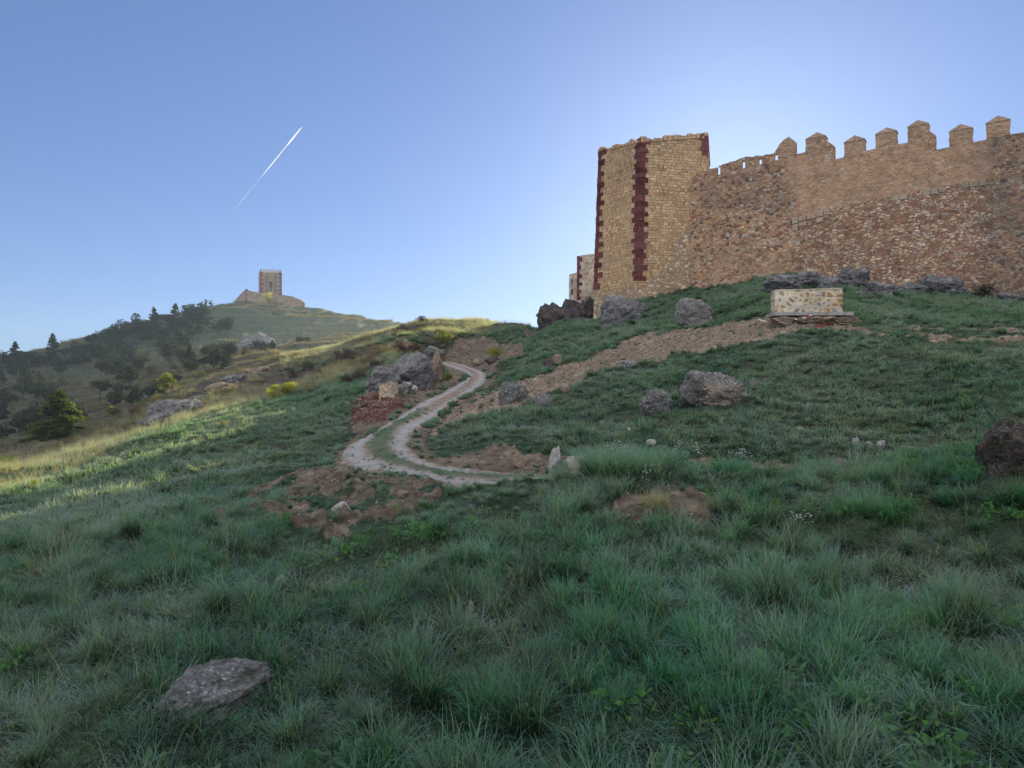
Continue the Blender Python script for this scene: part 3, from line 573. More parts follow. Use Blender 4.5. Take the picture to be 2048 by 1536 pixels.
# ---- the long crenellated wall: local frame x along the wall, z up
W0 = Vector((12.1, 48.75, 0)); W1 = Vector((27.1, 38.0, 0)); WD = (W1-W0).normalized(); WN = Vector((WD.y, -WD.x, 0))   # WN faces the camera
WANG = math.atan2(WD.y, WD.x)
def wuz(px, py):
    k = (px-1024)/F      # X = kY ; W0.x+u*dx = k*(W0.y+u*dy)
    u = (k*W0.y-W0.x)/(WD.x-k*WD.y); Y = W0.y+u*WD.y
    return u, (HY-py)/F*Y
def build_wall():
    root = empty('fortress_wall', (W0.x, W0.y, 0), WANG, 'long reddish rubble stone fortress wall with pointed battlements, right of the tower', 'wall')
    # top line of the body (slits' sills), parapet top
    prof = [wuz(*p) for p in [(1379,357),(1392,352),(1415,345),(1440,339),(1470,333),(1500,326),(1530,321),(1552,317),(1590,309),(1611,304),(1667,320),(1688,314),(1729,303),(1751,297),(1793,289),(1815,285),(1871,300),(1898,294),(1945,285),(1972,279),(2020,269),(2048,265),(2400,215)]]
    pu = [p[0] for p in prof]; pz = [p[1] for p in prof]
    uS = wuz(1575, 300)[0]
    def sill(u): return float(np.interp(u, pu, pz))-(0.50 if u < uS else 0)*min(1, (uS-u)/1.0 if u > uS-1 else 1)
    rr = random.Random(3)
    mb = MB()
    def zone(u, z, q):
        Yw = W0.y+u*WD.y; px = 1024+(W0.x+u*WD.x)/Yw*F; py = HY-z/Yw*F
        ln = np.interp(px, [1380, 1560, 1585, 1680, 1960, 2048, 2400], [300, 360, 436, 412, 362, 350, 300])
        reg = px > 1588+float(fbm(np.array(z*.5), np.array(3.0), 2, 2))*30
        rub = 1.0 if (reg and py > ln and px < 1985) else 0.0
        ren = 0.95 if (reg and py <= ln and px < 1985) else (0.75 if py < 335 and px < 1600 else (0.55 if px < 1588 and 500 < py else 0.12))
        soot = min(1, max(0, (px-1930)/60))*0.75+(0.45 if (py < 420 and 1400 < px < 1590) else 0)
        return (rub, ren, soot)
    U1 = 46
    panel(mb, (0, 0, 3), (U1, 0, 3), (0, 0, 16), (U1, 0, 16), du=0.2, topfn=sill, zone=zone, amp=0.10, seed=11)
    # back and top of the body
    n = 180
    for i in range(n):
        u, v = U1*i/n, U1*(i+1)/n
        mb.poly([(u, 0, sill(u)), (v, 0, sill(v)), (v, 1.1, sill(v)), (u, 1.1, sill(u))], c=(0, .5, 0))
        mb.poly([(v, 1.1, 3), (u, 1.1, 3), (u, 1.1, sill(u)), (v, 1.1, sill(v))], c=(0, .5, 0))
    mb.build('masonry_body', M_WALL, root)
    # parapet with loopholes over the stretch beside the tower
    pb = MB(); top = [wuz(*p) for p in [(1379,356),(1392,350),(1399,345),(1412,341),(1416,340),(1440,331),(1468,321),(1490,314),(1506,312),(1530,310),(1548,307),(1556,294),(1562,283),(1574,274),(1583,273),(1590,280),(1592,284),(1593,308)]]
    tu = [p[0] for p in top]; tz = [p[1] for p in top]
    slits = [wuz(1411, 350)[0]]+[wuz(x, 330)[0] for x in (1437, 1486.5, 1520, 1552)]
    Yz = lambda py, px: wuz(px, py)[1]
    sz = [(Yz(357, 1411), Yz(347, 1411)), (Yz(349, 1437), Yz(334, 1437)), (Yz(336, 1487), Yz(322, 1487)), (Yz(328, 1520), Yz(317, 1520)), (Yz(320, 1552), Yz(308.5, 1552))]
    hw = 0.105; cuts = [0.0]
    u_end = tu[-2]
    us = sorted(set([0.0, u_end]+[round(x, 3) for s in slits for x in (s-hw, s+hw)]+[k*0.28 for k in range(1, int(u_end/0.28))]))
    def slab(u, v, za, zb, zc, zd, y0, y1):
        P = [(u, y0, za), (v, y0, zb), (v, y0, zd), (u, y0, zc), (u, y1, za), (v, y1, zb), (v, y1, zd), (u, y1, zc)]
        for f in ((0, 1, 2, 3), (5, 4, 7, 6), (3, 2, 6, 7), (1, 0, 4, 5), (4, 0, 3, 7), (1, 5, 6, 2)):
            pb.poly([P[i] for i in f], [(P[i][0]+P[i][1], P[i][2]) for i in f], (0, .55, 0.3))
    jit = {}
    def tt(u):
        if u not in jit: jit[u] = float(np.interp(u, tu, tz))+rr.uniform(-.05, .05)
        return jit[u]
    for a, b in zip(us, us[1:]):
        m = (a+b)/2; k = [i for i, s in enumerate(slits) if abs(m-s) < hw-0.01]
        if k:
            s0, s1 = sz[k[0]]
            slab(a, b, sill(a)+.002, sill(b)+.002, s0, s0, 0.03, 0.26)
            if tt(a) > s1+.03: slab(a, b, s1, s1, tt(a), tt(b), 0.03, 0.26)
        else: slab(a, b, sill(a)+.002, sill(b)+.002, tt(a), tt(b), 0.03, 0.26)
    pb.build('parapet', M_WALL, root)
    # merlons with pyramid caps (left edge, right edge, eave row, apex col/row), some with a lower shoulder
    ML = [((1611,304),(1651,300),(1611,276),(1651,277),(1632,261),(1667,290)), ((1688,312),(1729,302),(1688,284),(1729,282),(1707,267),None),
          ((1751,297),(1793,288),(1750,268),(1793,265),(1772,251),None), ((1815,285),(1857,281),(1814,253),(1857,250),(1834,236),(1871,270)),
          ((1898,293),(1945,284),(1897,264),(1945,258),(1920,244),None), ((1972,279),(2020,268),(1971,247),(2019,242),(1996,227),None),
          ((2120,258),(2170,250),(2120,228),(2170,222),(2145,208),None), ((2200,246),(2252,238),(2200,215),(2252,208),(2226,195),None)]
    for k, (bl, br_, el, er, ap, sh) in enumerate(ML):
        u0, _ = wuz(*bl); u1, _ = wuz(*br_); ze0 = wuz(*el)[1]; ze1 = wuz(*er)[1]; ua, za = wuz(*ap); zt = (ze0+ze1)/2; za -= 0.04
        y0, y1 = 0.02, 0.62
        m = MB(); nx, nz = 5, 7; rk = random.Random(k+40)
        zb0 = sill(u0)-0.25; zb1 = sill(u1)-0.25
        def J(a): return rk.uniform(-a, a)
        ring = []
        for j in range(nz+1):
            f = j/nz; r = []
            for (uu, yy) in ((u0, y0), ((u0+u1)/2, y0-.01), (u1, y0), (u1, y1), (u0, y1)):
                zz = (zb0+(zt-zb0)*f) if uu < (u0+u1)/2 else (zb1+(zt-zb1)*f)
                r.append(m.vert((uu+J(.025), yy+J(.015), zz+(J(.02) if 0 < j < nz else 0)), (uu+yy, zz), (0, .7, .2)))
            ring.append(r)
        for a, b in zip(ring, ring[1:]):
            for q in range(5): m.f.append([a[q], a[(q+1) % 5], b[(q+1) % 5], b[q]])
        m.f.append(ring[-1]); mer = m.build('merlon', M_WALL, root)
        c = MB(); ov = 0.02; E = [(u0-ov, y0-ov), (u1+ov, y0-ov), (u1+ov, y1+ov), (u0-ov, y1+ov)]
        A = (ua, (y0+y1)/2, za+0.04)
        base = [(x, y, zt+.004+J(.01)) for x, y in E]; b2 = [(x, y, z+.055) for x, y, z in base]
        for i in range(4):
            j = (i+1) % 4; c.poly([base[i], base[j], b2[j], b2[i]]); c.poly([b2[i], b2[j], A])
        c.poly(base[::-1]); c.build('cap', M_CAP, mer)
        if sh:
            us_, zs = wuz(*sh); s = MB(); ztop = wuz(sh[0]-15, sh[1]-11)[1]
            P = [(u1-.02, .05, zb1), (us_, .05, zb1), (us_, .05, zs), (u1-.02, .05, ztop), (u1-.02, .6, zb1), (us_, .6, zb1), (us_, .6, zs), (u1-.02, .6, ztop)]
            for f in ((0, 1, 2, 3), (5, 4, 7, 6), (3, 2, 6, 7), (1, 5, 6, 2), (4, 0, 3, 7)): s.poly([P[i] for i in f], [(P[i][0]+P[i][1], P[i][2]) for i in f], (0, .5, .2))
            s.build('stepped_shoulder', M_WALL, mer)
    # row of squared grey blocks along the old wall-walk line
    g = MB(); rk = random.Random(8)
    pxs = 1584
    while pxs < 1650 or pxs < 1960:
        w = rk.uniform(11, 19); 
        if 1650 < pxs < 1780 or 1800 < pxs < 1840 or 1880 < pxs < 1915: pxs += w; continue
        py = np.interp(pxs, [1585, 1680, 1960], [442, 416, 366]); h = rk.uniform(10, 14)
        for q in range(2 if pxs < 1640 and rk.random() < .6 else 1):
            u0, z1 = wuz(pxs, py-h/2+q*h); u1, _ = wuz(pxs+w-1, py); z0 = wuz(pxs, py+h/2+q*h-1)[1]
            g.prism([(u0+.02, -.05), (u1, -.05), (u1, .1), (u0+.02, .1)], z0, z1-.02)
        pxs += w
    g.build('squared_block_course', mat_stone('grey_ashlar', [(0.33, 0.27, 0.20), (0.38, 0.29, 0.21), (0.28, 0.235, 0.18)], (0.32, 0.25, 0.18), 1.1, 1.5, 0.02, rand=.5, weather=.6), root, bevel=.02)
build_wall()
M_DARK = NT('dark_opening'); M_DARK = M_DARK.done((0.02, 0.018, 0.016), 1.0)
# ---- towers farther along the crest, behind the corner tower
def rear_tower(name, label, plan, ztop, zbot, mat, qcol=True, windows=None):
    """plan: anticlockwise corner points, nearest corners first"""
    o = Vector((*plan[0], zbot)); root = empty(name, o, 0, label, 'tower'); mb = MB(); n = len(plan)
    P = [Vector((x, y, 0)) for x, y in plan]
    for i in range(n):
        a, b = P[i], P[(i+1) % n]; za, zb_ = ztop[i], ztop[(i+1) % n]
        panel(mb, a+Vector((0, 0, zbot))-o, b+Vector((0, 0, zbot))-o, a+Vector((0, 0, za))-o, b+Vector((0, 0, zb_))-o, du=.4, u0=i*6, seed=i+2)
    mb.poly([P[i]+Vector((0, 0, ztop[i]-.02))-o for i in range(n)]); mb.build('masonry_shell', mat, root)
    return root, o, P
M_REAR = mat_stone('pale_grey_rubble', [(0.45, 0.38, 0.29), (0.52, 0.45, 0.35), (0.38, 0.31, 0.24), (0.48, 0.40, 0.32)], (0.38, 0.30, 0.23), 2.4, 4.4, 0.07, rand=.9)
A75 = at(1154.5, 512, 75); B75 = at(1188, 504, 74); r, o, P = rear_tower('rear_tower', 'grey stone tower with red corner blocks, just left behind the big tower', [(A75.x, 75), (B75.x+1.2, 74), (B75.x+1.4, 80), (A75.x+.5, 80)], [A75.z, B75.z, B75.z, A75.z], 6.5, M_REAR)
quoins('corner_quoins', r, Vector((A75.x, 75, 6.5))-o, Vector((A75.x, 75, A75.z))-o, (-(-.1), 1), ((B75.x+1.2-A75.x), -1), 10.4-o.z+0, A75.z-o.z-.02, seed=7, long_=.5, short=.25, course=.42)
A95 = at(1138, 549, 95); B95 = at(1160, 540, 93)
r, o, P = rear_tower('rear_building', 'narrow pale stone building farthest along the castle crest, left of the red cornered rear tower', [(A95.x, 95), (B95.x+.8, 93), (B95.x+1.2, 100), (A95.x+.4, 100)], [A95.z, B95.z, B95.z, A95.z], 8, M_REAR)
q = A95.lerp(B95, .3); d = (Vector((B95.x+.8, 93, 0))-Vector((A95.x, 95, 0))).normalized(); nn = Vector((d.y, -d.x, 0))
for pyy in (570, 590):
    c = Vector((A95.x, 95, (HY-pyy)/F*95))+d*.55-o-nn*.05; M = Matrix.Translation(c)@Matrix.Rotation(math.atan2(d.y, d.x), 4, 'Z'); wm = MB(); wm.box(M, .22, .2, .7); wm.build('window', M_DARK, r)

def late_shade_walls():
    curtain('curtain_wall', 'added unseen wall behind the corner tower, shaped to shade the slope by the track', [(9.6, 56, 15.2, 6), (9.0, 62, 14.0, 6), (8.9, 67, 11.9, 7), (9.2, 74, 11.5, 8)])
    curtain('curtain_wall', 'added unseen wall behind the rear tower, shaped to shade the slope by the track', [(8.4, 80, 14.4, 8), (8.6, 86, 13.9, 8), (9.2, 93, 14.3, 8)])
# walls added out of sight, their tops shaped to shade the slope by the track
def curtain(name, label, pts, thick=1.0):
    """pts: (x, y, ztop, zbot) along the wall"""
    o = Vector((pts[0][0], pts[0][1], pts[0][3])); root = empty(name, o, 0, label, 'wall'); mb = MB(); u = 0
    for a, b in zip(pts, pts[1:]):
        A, B = Vector(a[:2]+(0,)), Vector(b[:2]+(0,)); d = (B-A).normalized(); nn = Vector((-d.y, d.x, 0))*thick
        za, zb_ = Vector((0, 0, a[2])), Vector((0, 0, b[2])); la, lb = Vector((0, 0, a[3])), Vector((0, 0, b[3])); L = (B-A).length
        panel(mb, B+lb-o, A+la-o, B+zb_-o, A+za-o, du=.5, u0=u); panel(mb, A+nn+la-o, B+nn+lb-o, A+nn+za-o, B+nn+zb_-o, du=.5, u0=u)
        mb.poly([A+za-o, B+zb_-o, B+nn+zb_-o, A+nn+za-o]); mb.poly([A+la-o, A+za-o, A+nn+za-o, A+nn+la-o]); mb.poly([B+zb_-o, B+lb-o, B+nn+lb-o, B+nn+zb_-o]); u += L
    mb.build('masonry_body', M_REAR, root)
late_shade_walls()
# ------------------------------------------------------------------ the castle on the far hill
def build_castle():
    Yc = 241.0; rr = random.Random(2)
    M_FAR = mat_stone('far_castle_stone', [(0.27, 0.20, 0.14), (0.31, 0.235, 0.16), (0.24, 0.175, 0.12)], (0.24, 0.18, 0.12), 1.2, 2.2, 0.06, rand=.9)
    root = empty('castle_keep', at(540, 612, Yc), label='square battlemented castle tower with striped corners on the top of the far hill', cat='castle tower')
    o = root.location.copy()
    # keep: near corner left-front, front face toward the camera, slim left face
    A = at(521, 545, Yc); B = at(563.5, 548, Yc+1.0); L = at(515.0, 552, Yc+6)
    zb = at(0, 620, Yc).z; zt = at(0, 544.5, Yc).z; Ax, Bx, Lx = A.x, B.x, L.x
    P = [Vector((Ax, Yc, 0)), Vector((Bx, Yc+1, 0)), Vector((at(561.5, 0, Yc+8).x, Yc+8, 0)), Vector((Lx, Yc+7, 0))]
    mb = MB()
    for i in range(4):
        a, b = P[i], P[(i+1) % 4]
        panel(mb, a+Vector((0, 0, zb))-o, b+Vector((0, 0, zb))-o, a+Vector((0, 0, zt))-o, b+Vector((0, 0, zt))-o, du=.6, u0=i*10, seed=i, amp=.08)
    mb.poly([p+Vector((0, 0, zt-.3))-o for p in P]); mb.build('masonry_shell', M_FAR, root)
    for i, n in ((0, 11), (3, 3), (1, 4), (2, 5)):
        a, b = P[i], P[(i+1) % 4]; d = b-a; Ld = d.length; d.normalize(); ang = math.atan2(d.y, d.x)
        for k in range(n):
            c = a+d*(Ld*(k+.5)/n)+Vector((-d.y, d.x, 0))*.25; m = MB(); w = Ld/n*.52
            m.box(Matrix.Rotation(ang, 4, 'Z'), w, .45, 0.95*rr.uniform(.9, 1.1))
            m.box(Matrix.Translation((0, 0, .95))@Matrix.Rotation(ang, 4, 'Z'), w*.6, .3, .22)
            ob = m.build('merlon', M_FAR, root); ob.location = c+Vector((0, 0, zt-.05))-o
    # corner strips and two flat strips on the front face
    d01 = (P[1]-P[0]).normalized(); d03 = (P[3]-P[0]).normalized(); d12 = (P[2]-P[1]).normalized()
    quoins('corner_quoins', root, P[0]+Vector((0, 0, zb))-o, P[0]+Vector((0, 0, zt))-o, d01, d03, zb-o.z+1.5, zt-o.z, seed=4, long_=1.1, short=.5, course=.75, proud=.06)
    quoins('corner_quoins', root, P[1]+Vector((0, 0, zb))-o, P[1]+Vector((0, 0, zt))-o, -d01, d12, zb-o.z+1.5, zt-o.z, seed=5, long_=1.1, short=.5, course=.75, proud=.06)
    for s in (.30, .70):
        m = MB(); z = zb+5.5; c0 = P[0]+d01*((P[1]-P[0]).length*s); k = 0; ang = math.atan2(d01.y, d01.x)
        while z < zt-1:
            w = 1.3 if k % 2 else .8; m.box(Matrix.Translation((0, 0, z-zb))@Matrix.Rotation(ang, 4, 'Z'), w, .24, .7); z += .75; k += 1
        ob = m.build('toothed_pilaster', M_QF, root); ob.location = c0+Vector((0, 0, zb))-o
    q = MB()
    def op(name, s, py, w, h, mat, py1=None):
        m = MB(); m.box(Matrix.Rotation(math.atan2(d01.y, d01.x), 4, 'Z'), w, .3, h); ob = m.build(name, mat, root)
        ob.location = P[0]+d01*((P[1]-P[0]).length*s)+Vector((0, 0, at(0, py, Yc).z-h/2))-o
    op('arched_window', .49, 566, 1.0, 1.1, M_DARK); op('window', .49, 572.5, .7, .8, M_DARK); op('arrow_slit', .49, 579.5, .3, 1.2, M_DARK); 
    f = MB(); f.tube([(0, 0, 0), (0, 0, 3.4)], [.07, .04]); fo = f.build('flagpole', M_DARK, root); fo.location = at(546, 548, Yc+3)-o-Vector((0, 0, 1))
    # enclosure walls
    def encl(name, label, pts, thick=1.0, redcorner=False):
        o2 = at(pts[0][0], 615, pts[0][2]); r2 = empty(name, o2, 0, label, 'wall'); mb = MB(); u = 0
        for (x0, y0, Y0), (x1, y1, Y1) in zip(pts, pts[1:]):
            a, b = at(x0, y0, Y0), at(x1, y1, Y1); al, bl = Vector((a.x, a.y, 24)), Vector((b.x, b.y, 24)); back = Vector((0, thick, 0))
            panel(mb, al-o2, bl-o2, a-o2, b-o2, du=.6, u0=u, amp=.1, seed=4); mb.poly([a-o2, b-o2, b+back-o2, a+back-o2])
            mb.poly([bl+back-o2, al+back-o2, a+back-o2, b+back-o2]); u += (b-a).length
        a = at(*pts[0]); al = Vector((a.x, a.y, 24)); back = Vector((0, thick, 0)); mb.poly([al-o2, a-o2, a+back-o2, al+back-o2])
        a = at(*pts[-1]); al = Vector((a.x, a.y, 24)); mb.poly([a-o2, al-o2, al+back-o2, a+back-o2])
        mb.build('masonry_body', M_FAR, r2); return r2, o2
    r2, o2 = encl('castle_wall', 'sloping stone wall joining the far castle tower on its left', [(466, 606, 250), (469, 602, 248), (478, 591, 246), (490.5, 579, 243), (492.5, 580, 239), (515, 584.5, 238), (545, 588, 238)])
    quoins('corner_quoins', r2, at(491.5, 607, 239)-o2, at(491.5, 580, 239)-o2, (1, 0), (-.25, .96), at(0, 607, 239).z-o2.z, at(0, 578, 239).z-o2.z, seed=6, long_=.9, short=.5, course=.6, proud=.05)
    encl('castle_wall', 'low ruined stone wall joining the far castle tower on its right', [(555, 592, 238), (566, 590, 238), (575, 591, 238), (584, 592.5, 238), (592, 596, 238.4), (600, 598.5, 239), (604, 602, 239), (609, 605, 240)])
M_QF = mat_stone('far_brown_corner_stone', [(0.20, 0.135, 0.095), (0.23, 0.155, 0.11)], (0.18, 0.12, 0.085), 1, 2, .04)
build_castle()
# ------------------------------------------------------------------ rocks
def mat_rock(name, lo, mid, hi, lich=0.5, ochre=None, moss=0.0, fs=1.0):
    t = NT(name); P = t.vmath('MULTIPLY', t.pos(), (fs, fs, fs*1.3)); n = t.noise(P, 2.2, 6, 0.7); f = t.noise(P, 13, 5, 0.75)
    c = t.ramp(t.math('ADD', t.math('MULTIPLY', n, .5), t.math('MULTIPLY', f, .5)), [(0.33, lo), (0.5, mid), (0.66, hi)])
    sp = t.vor(t.vmath('ADD', P, t.vmath('MULTIPLY', t.noisec(P, 9), (.10, .10, .10))), 13).outputs['Distance']
    msk_ = t.math('MULTIPLY', t.ramp(sp, [(0.22, 1), (0.4, 0)]), t.ramp(t.noise(P, 1.6, 3), [(0.42, 0), (0.6, 1)]))
    c = t.mix(t.math('MULTIPLY', msk_, lich), c, (0.50, 0.50, 0.50))
    dk = t.ramp(t.noise(P, 5, 5, 0.8), [(0.55, 0), (0.68, .75)]); c = t.mix(dk, c, (0.035, 0.03, 0.028))
    if ochre: c = t.mix(t.ramp(t.noise(P, 1.1, 3, .6), [(0.56, 0), (0.64, ochre)]), c, t.ramp(f, [(0.3, (0.20, 0.145, 0.085)), (0.7, (0.42, 0.32, 0.20))]))
    if moss: c = t.mix(t.ramp(t.noise(P, 2.7, 4, .6), [(0.5, 0), (0.62, moss)]), c, (0.035, 0.05, 0.018))
    h = t.math('ADD', n, t.math('MULTIPLY', f, .7))
    return t.done(c, 0.95, t.bump(h, 0.9, 0.09), 0.15)
MR = {'grey': mat_rock('grey_lichened_limestone', (0.045, 0.043, 0.043), (0.15, 0.146, 0.145), (0.31, 0.305, 0.30), .9),
      'ochre': mat_rock('limestone_with_ochre_breaks', (0.04, 0.037, 0.035), (0.145, 0.135, 0.128), (0.29, 0.275, 0.265), .8, .4),
      'dark': mat_rock('dark_brown_rock', (0.025, 0.02, 0.02), (0.075, 0.06, 0.057), (0.16, 0.13, 0.12), .2, .15),
      'pale': mat_rock('pale_fresh_stone', (0.16, 0.15, 0.145), (0.38, 0.36, 0.34), (0.56, 0.54, 0.52), .4),
      'tan': mat_rock('tan_stone', (0.10, 0.07, 0.05), (0.24, 0.18, 0.13), (0.38, 0.31, 0.25), .2),
      'moss': mat_rock('grey_rock_with_moss', (0.05, 0.05, 0.055), (0.17, 0.168, 0.18), (0.36, 0.36, 0.37), .8, .1, .5, 2.6),
      'nearbrown': mat_rock('dark_brown_near_rock', (0.025, 0.02, 0.018), (0.085, 0.07, 0.06), (0.19, 0.165, 0.145), .45, .1, .35, 2.4)}
def ico(sub):
    b = bmesh.new(); bmesh.ops.create_icosphere(b, subdivisions=sub, radius=1); V = np.array([v.co[:] for v in b.verts]); Fc = np.array([[v.index for v in f.verts] for f in b.faces]); b.free(); return V, Fc
ICO = {k: ico(k) for k in (3, 4, 5, 6)}
ROCKS = []
def rock(label, px, py, w, h, kind='grey', tilt=0, depth=None, sub=5, group=None, Y=None, seed=None, name='boulder', rz=None, sink=0.28, cat='rock', rough=.26, cuts=17, parent=None):
    """w, h: seen width and height in pixels at the foot (px, py)"""
    seed = seed if seed is not None else int(px*3+py)
    if Y: X = (px-1024)/F*Y; base = Vector((X, Y, (HY-py)/F*Y))
    else: base = GH(px, py)
    s = base.y/F; W, H = w*s/2, h*s/2; D = depth or max(min(W, H)*1.1, .1)
    V, Fc = ICO[min(6, sub+1) if w > 55 else sub]; V = V.copy(); rg = np.random.default_rng(seed)
    for _ in range(cuts):
        n = rg.normal(size=3); n /= np.linalg.norm(n); dd = rg.uniform(.58, .9); k = V@n; m = k > dd; V[m] -= np.outer((k[m]-dd)*0.9, n)
    x, y, z = V.T; r = 1+fbm3(x*1.2+seed, y*1.2, z*1.2, 5, seed % 97, .55)*rough*1.5
    r += -np.abs(fbm3(x*2.4, y*2.4+seed, z*2.4, 4, seed % 89+3, .6))*rough*.9+fbm3(x*6, y*6, z*6+seed, 5, seed % 31, .7)*rough*.30-np.maximum(0, fbm3(x*2.6+9, y*2.6, z*5, 3, seed % 41, .6)-.15)*rough*1.1
    V = V*r[:, None]; mx = np.abs(V).max(0); V = V/np.array([mx[0], mx[1], (V[:, 2].max()-V[:, 2].min())/2])
    T_ = R(tilt); V = V*np.array([W, D, H*(1+sink)]); c, s_ = math.cos(T_), math.sin(T_)
    V = np.stack([V[:, 0]*c+V[:, 2]*s_, V[:, 1], -V[:, 0]*s_+V[:, 2]*c], 1)
    if tilt: ex = np.abs(V[:, 0]).max(); V[:, 0] *= min(1.0, W/ex*1.02); 
    top = V[:, 2].max(); V[:, 2] += 2*H-top; ROCKS.append((base.x, base.y+D*.45, max(W, .04)*(1 if py < 1300 else .86), D*(1 if py < 1300 else .45)))
    me = mesh_np(name, V, Fc); o = link(name, me, MR[kind]); o.location = base+Vector((0, D*0.45, 0))
    if rz: o.rotation_euler.z = rz
    tag(o, label, cat, group); return o
rock('long grey rock leaning up the slope against the foot of the corner tower', 1240, 652, 115, 62, 'grey', -28, sub=5, cuts=12)
rock('dark rock outcrop directly left of the corner tower foot, under the rear tower', 1172, 648, 62, 58, 'dark', 0, depth=1.6, Y=54)
rock('big dark overhanging rock below the pale rear building, on the skyline', 1118, 690, 98, 88, 'dark', -22, depth=2.2, Y=51, sub=5, rough=.36)
rock('dark rounded rock lowest on the skyline left of the overhanging rock', 1062, 700, 40, 44, 'dark', -8, Y=49, rough=.2)
rock('brown rock wedge on the crest between overhanging rock and rear tower', 1148, 640, 50, 44, 'dark', -15, Y=58)
rock('rough boulder with ochre streaks standing alone on the grass below the wall', 1397, 652, 96, 58, 'ochre', 8, sub=5)
rock('square grey boulder, left one of the pair in the middle of the slope', 1316, 832, 72, 62, 'grey', 6, sub=5)
rock('broad boulder with yellow broken foot, right one of the pair on the slope', 1432, 817, 140, 70, 'ochre', -4, sub=5, depth=.7)
rock('small grey stone touching the right end of the broad boulder', 1508, 775, 28, 14, 'grey', 0, sub=4)
for px, py, w, h, lb in ((1575,583,95,36,'leftmost lichened outcrop behind the stone sign base, at the wall foot'), (1618,574,70,34,'lichened outcrop hugging the wall right behind the stone sign base'), (1716,574,92,44,'highest lichened outcrop at the wall foot, right of the stone sign base'), (1664,581,46,30,'low lichened outcrop just above the right corner of the stone sign base'),
                         (1772,590,62,34,'rounded lichened outcrop at the wall foot, second right of the sign base'), (1735,592,40,16,'small flat lichened stone below the highest wall foot outcrop'), (1895,590,110,38,'long lichened outcrop below the right part of the wall'), (1835,588,60,26,'lichened outcrop between long outcrop and rounded outcrop at the wall foot'), (2034,607,46,26,'lichened outcrop at the right picture edge below the wall')):
    rock(lb, px, py, w, h, 'grey', 0, sub=5, depth=1.0, rough=.38)
rock('dark brown boulder cut by the right picture edge in tall grass', 2034, 932, 122, 108, 'nearbrown', 5, sub=6, depth=.33, rough=.22)
rock('jagged grey rock lying along the lower end of the bare strip beside the track', 1024, 812, 66, 44, 'grey', -32, sub=5, cuts=12)
rock('low grey rock right of the jagged rock in the slope grass', 1091, 812, 46, 28, 'grey', -6)
rock('small tan stone above the low grey rock on the slope', 1131, 792, 20, 17, 'tan', sub=4)
rock('pale tan boulder on the upper edge of the bare strip', 1115, 731, 22, 22, 'tan', sub=4)
rock('dark rock touching the left side of the pale tan boulder', 1097, 737, 26, 18, 'dark', sub=4)
rock('dark grey rock on the lower edge of the bare strip, above the boulder pair', 1257, 738, 32, 17, 'grey', -15, sub=4)
rock('pale grey pointed stone standing upright in the track bank', 1109, 938, 26, 44, 'pale', 10, sub=5, depth=.12)
rock('tan stone half buried in the earth bank by the track', 1040, 932, 34, 26, 'tan', 0, sub=4)
rock('slanting whitish stone sticking out of tall grass right of the upright stone', 1150, 946, 58, 28, 'pale', -30, sub=4)
rock('little white stone on the slope above the flowering grass', 1303, 902, 20, 13, 'pale', -30, sub=4)
rock('tiny pale stone alone on the frosted slope left of the boulder pair', 1258, 867, 10, 8, 'pale', sub=3)
rock('small grey stone left of the square boulder on the slope', 1205, 845, 11, 8, 'grey', sub=3)
rock('leftmost of the three white stones in the slope hollow', 1714, 888, 18, 14, 'pale', 25, sub=4)
rock('middle one of the three white stones in the slope hollow', 1737, 894, 24, 17, 'pale', -20, sub=4)
rock('rightmost of the three white stones in the slope hollow', 1764, 893, 16, 18, 'pale', 30, sub=4)
rock('flat tan stone right of the three white stones', 1820, 892, 30, 8, 'tan', sub=4)
rock('little whitish stone left of the three white stones', 1602, 854, 16, 7, 'pale', sub=3)
rock('white stone lying on the rubble mound beside the track', 681, 1022, 44, 26, 'pale', 12, sub=5, rough=.12)
rock('angular tan stone on the right part of the rubble mound', 803, 1010, 28, 17, 'tan', -20, sub=4)
rock('grey slab rock in the foreground grass at the lower left', 424, 1440, 250, 70, 'moss', -13, sub=6, depth=.40, rough=.30, sink=1.2, seed=12)
rock('jagged grey lobe in the middle of the limestone outcrop left of the track', 768, 780, 100, 50, 'grey', -38, depth=1.2, sub=5, cuts=18, rough=.22)
rock('small grey stone in the foreground grass below the picture centre', 936, 1212, 26, 20, 'pale', 0, sub=4)
rock('pale stone in grass above the foreground slab rock', 557, 1182, 22, 14, 'pale', 0, sub=4)
rock('whitish boundary stone in the sunlit dry grass at the left', 245, 912, 11, 14, 'tan', 0, sub=3)
# outcrop beside the track
rock('big slanting limestone outcrop left of the track with an ochre cliff on its right', 820, 774, 124, 76, 'grey', -36, depth=1.6, sub=6, cuts=26, rough=.24)
oc = rock('ochre cliff face closing the limestone outcrop beside the track', 870, 768, 26, 68, 'tan', 6, depth=1.2, sub=5, rough=.3)
rock('grey rock hump on top of the limestone outcrop', 866, 712, 50, 30, 'grey', -10, depth=1.2, sub=5)
rock('low white speckled rock left below the limestone outcrop', 763, 752, 64, 26, 'grey', -22, sub=5)
rock('bluish grey boulder right of the small stone pier by the track', 803, 791, 30, 22, 'grey', 0, sub=4)
rock('small round white rock between the pier and the track', 829, 784, 14, 14, 'pale', 0, sub=3)
rock('pale stone alone in grass left of the low speckled rock', 731, 767, 12, 8, 'pale', sub=3)
rock('loose pale rock fragments in front of the limestone outcrop', 815, 778, 22, 10, 'pale', sub=4)
rock('dark round rock on green plants by the upper track', 882, 750, 14, 12, 'dark', sub=3)
rock('flat grey rock by the upper track bend', 890, 761, 20, 10, 'grey', sub=3)
rock('left brown rock beside the sunlit bush at the track top', 957, 731, 26, 18, 'tan', 0, sub=4)
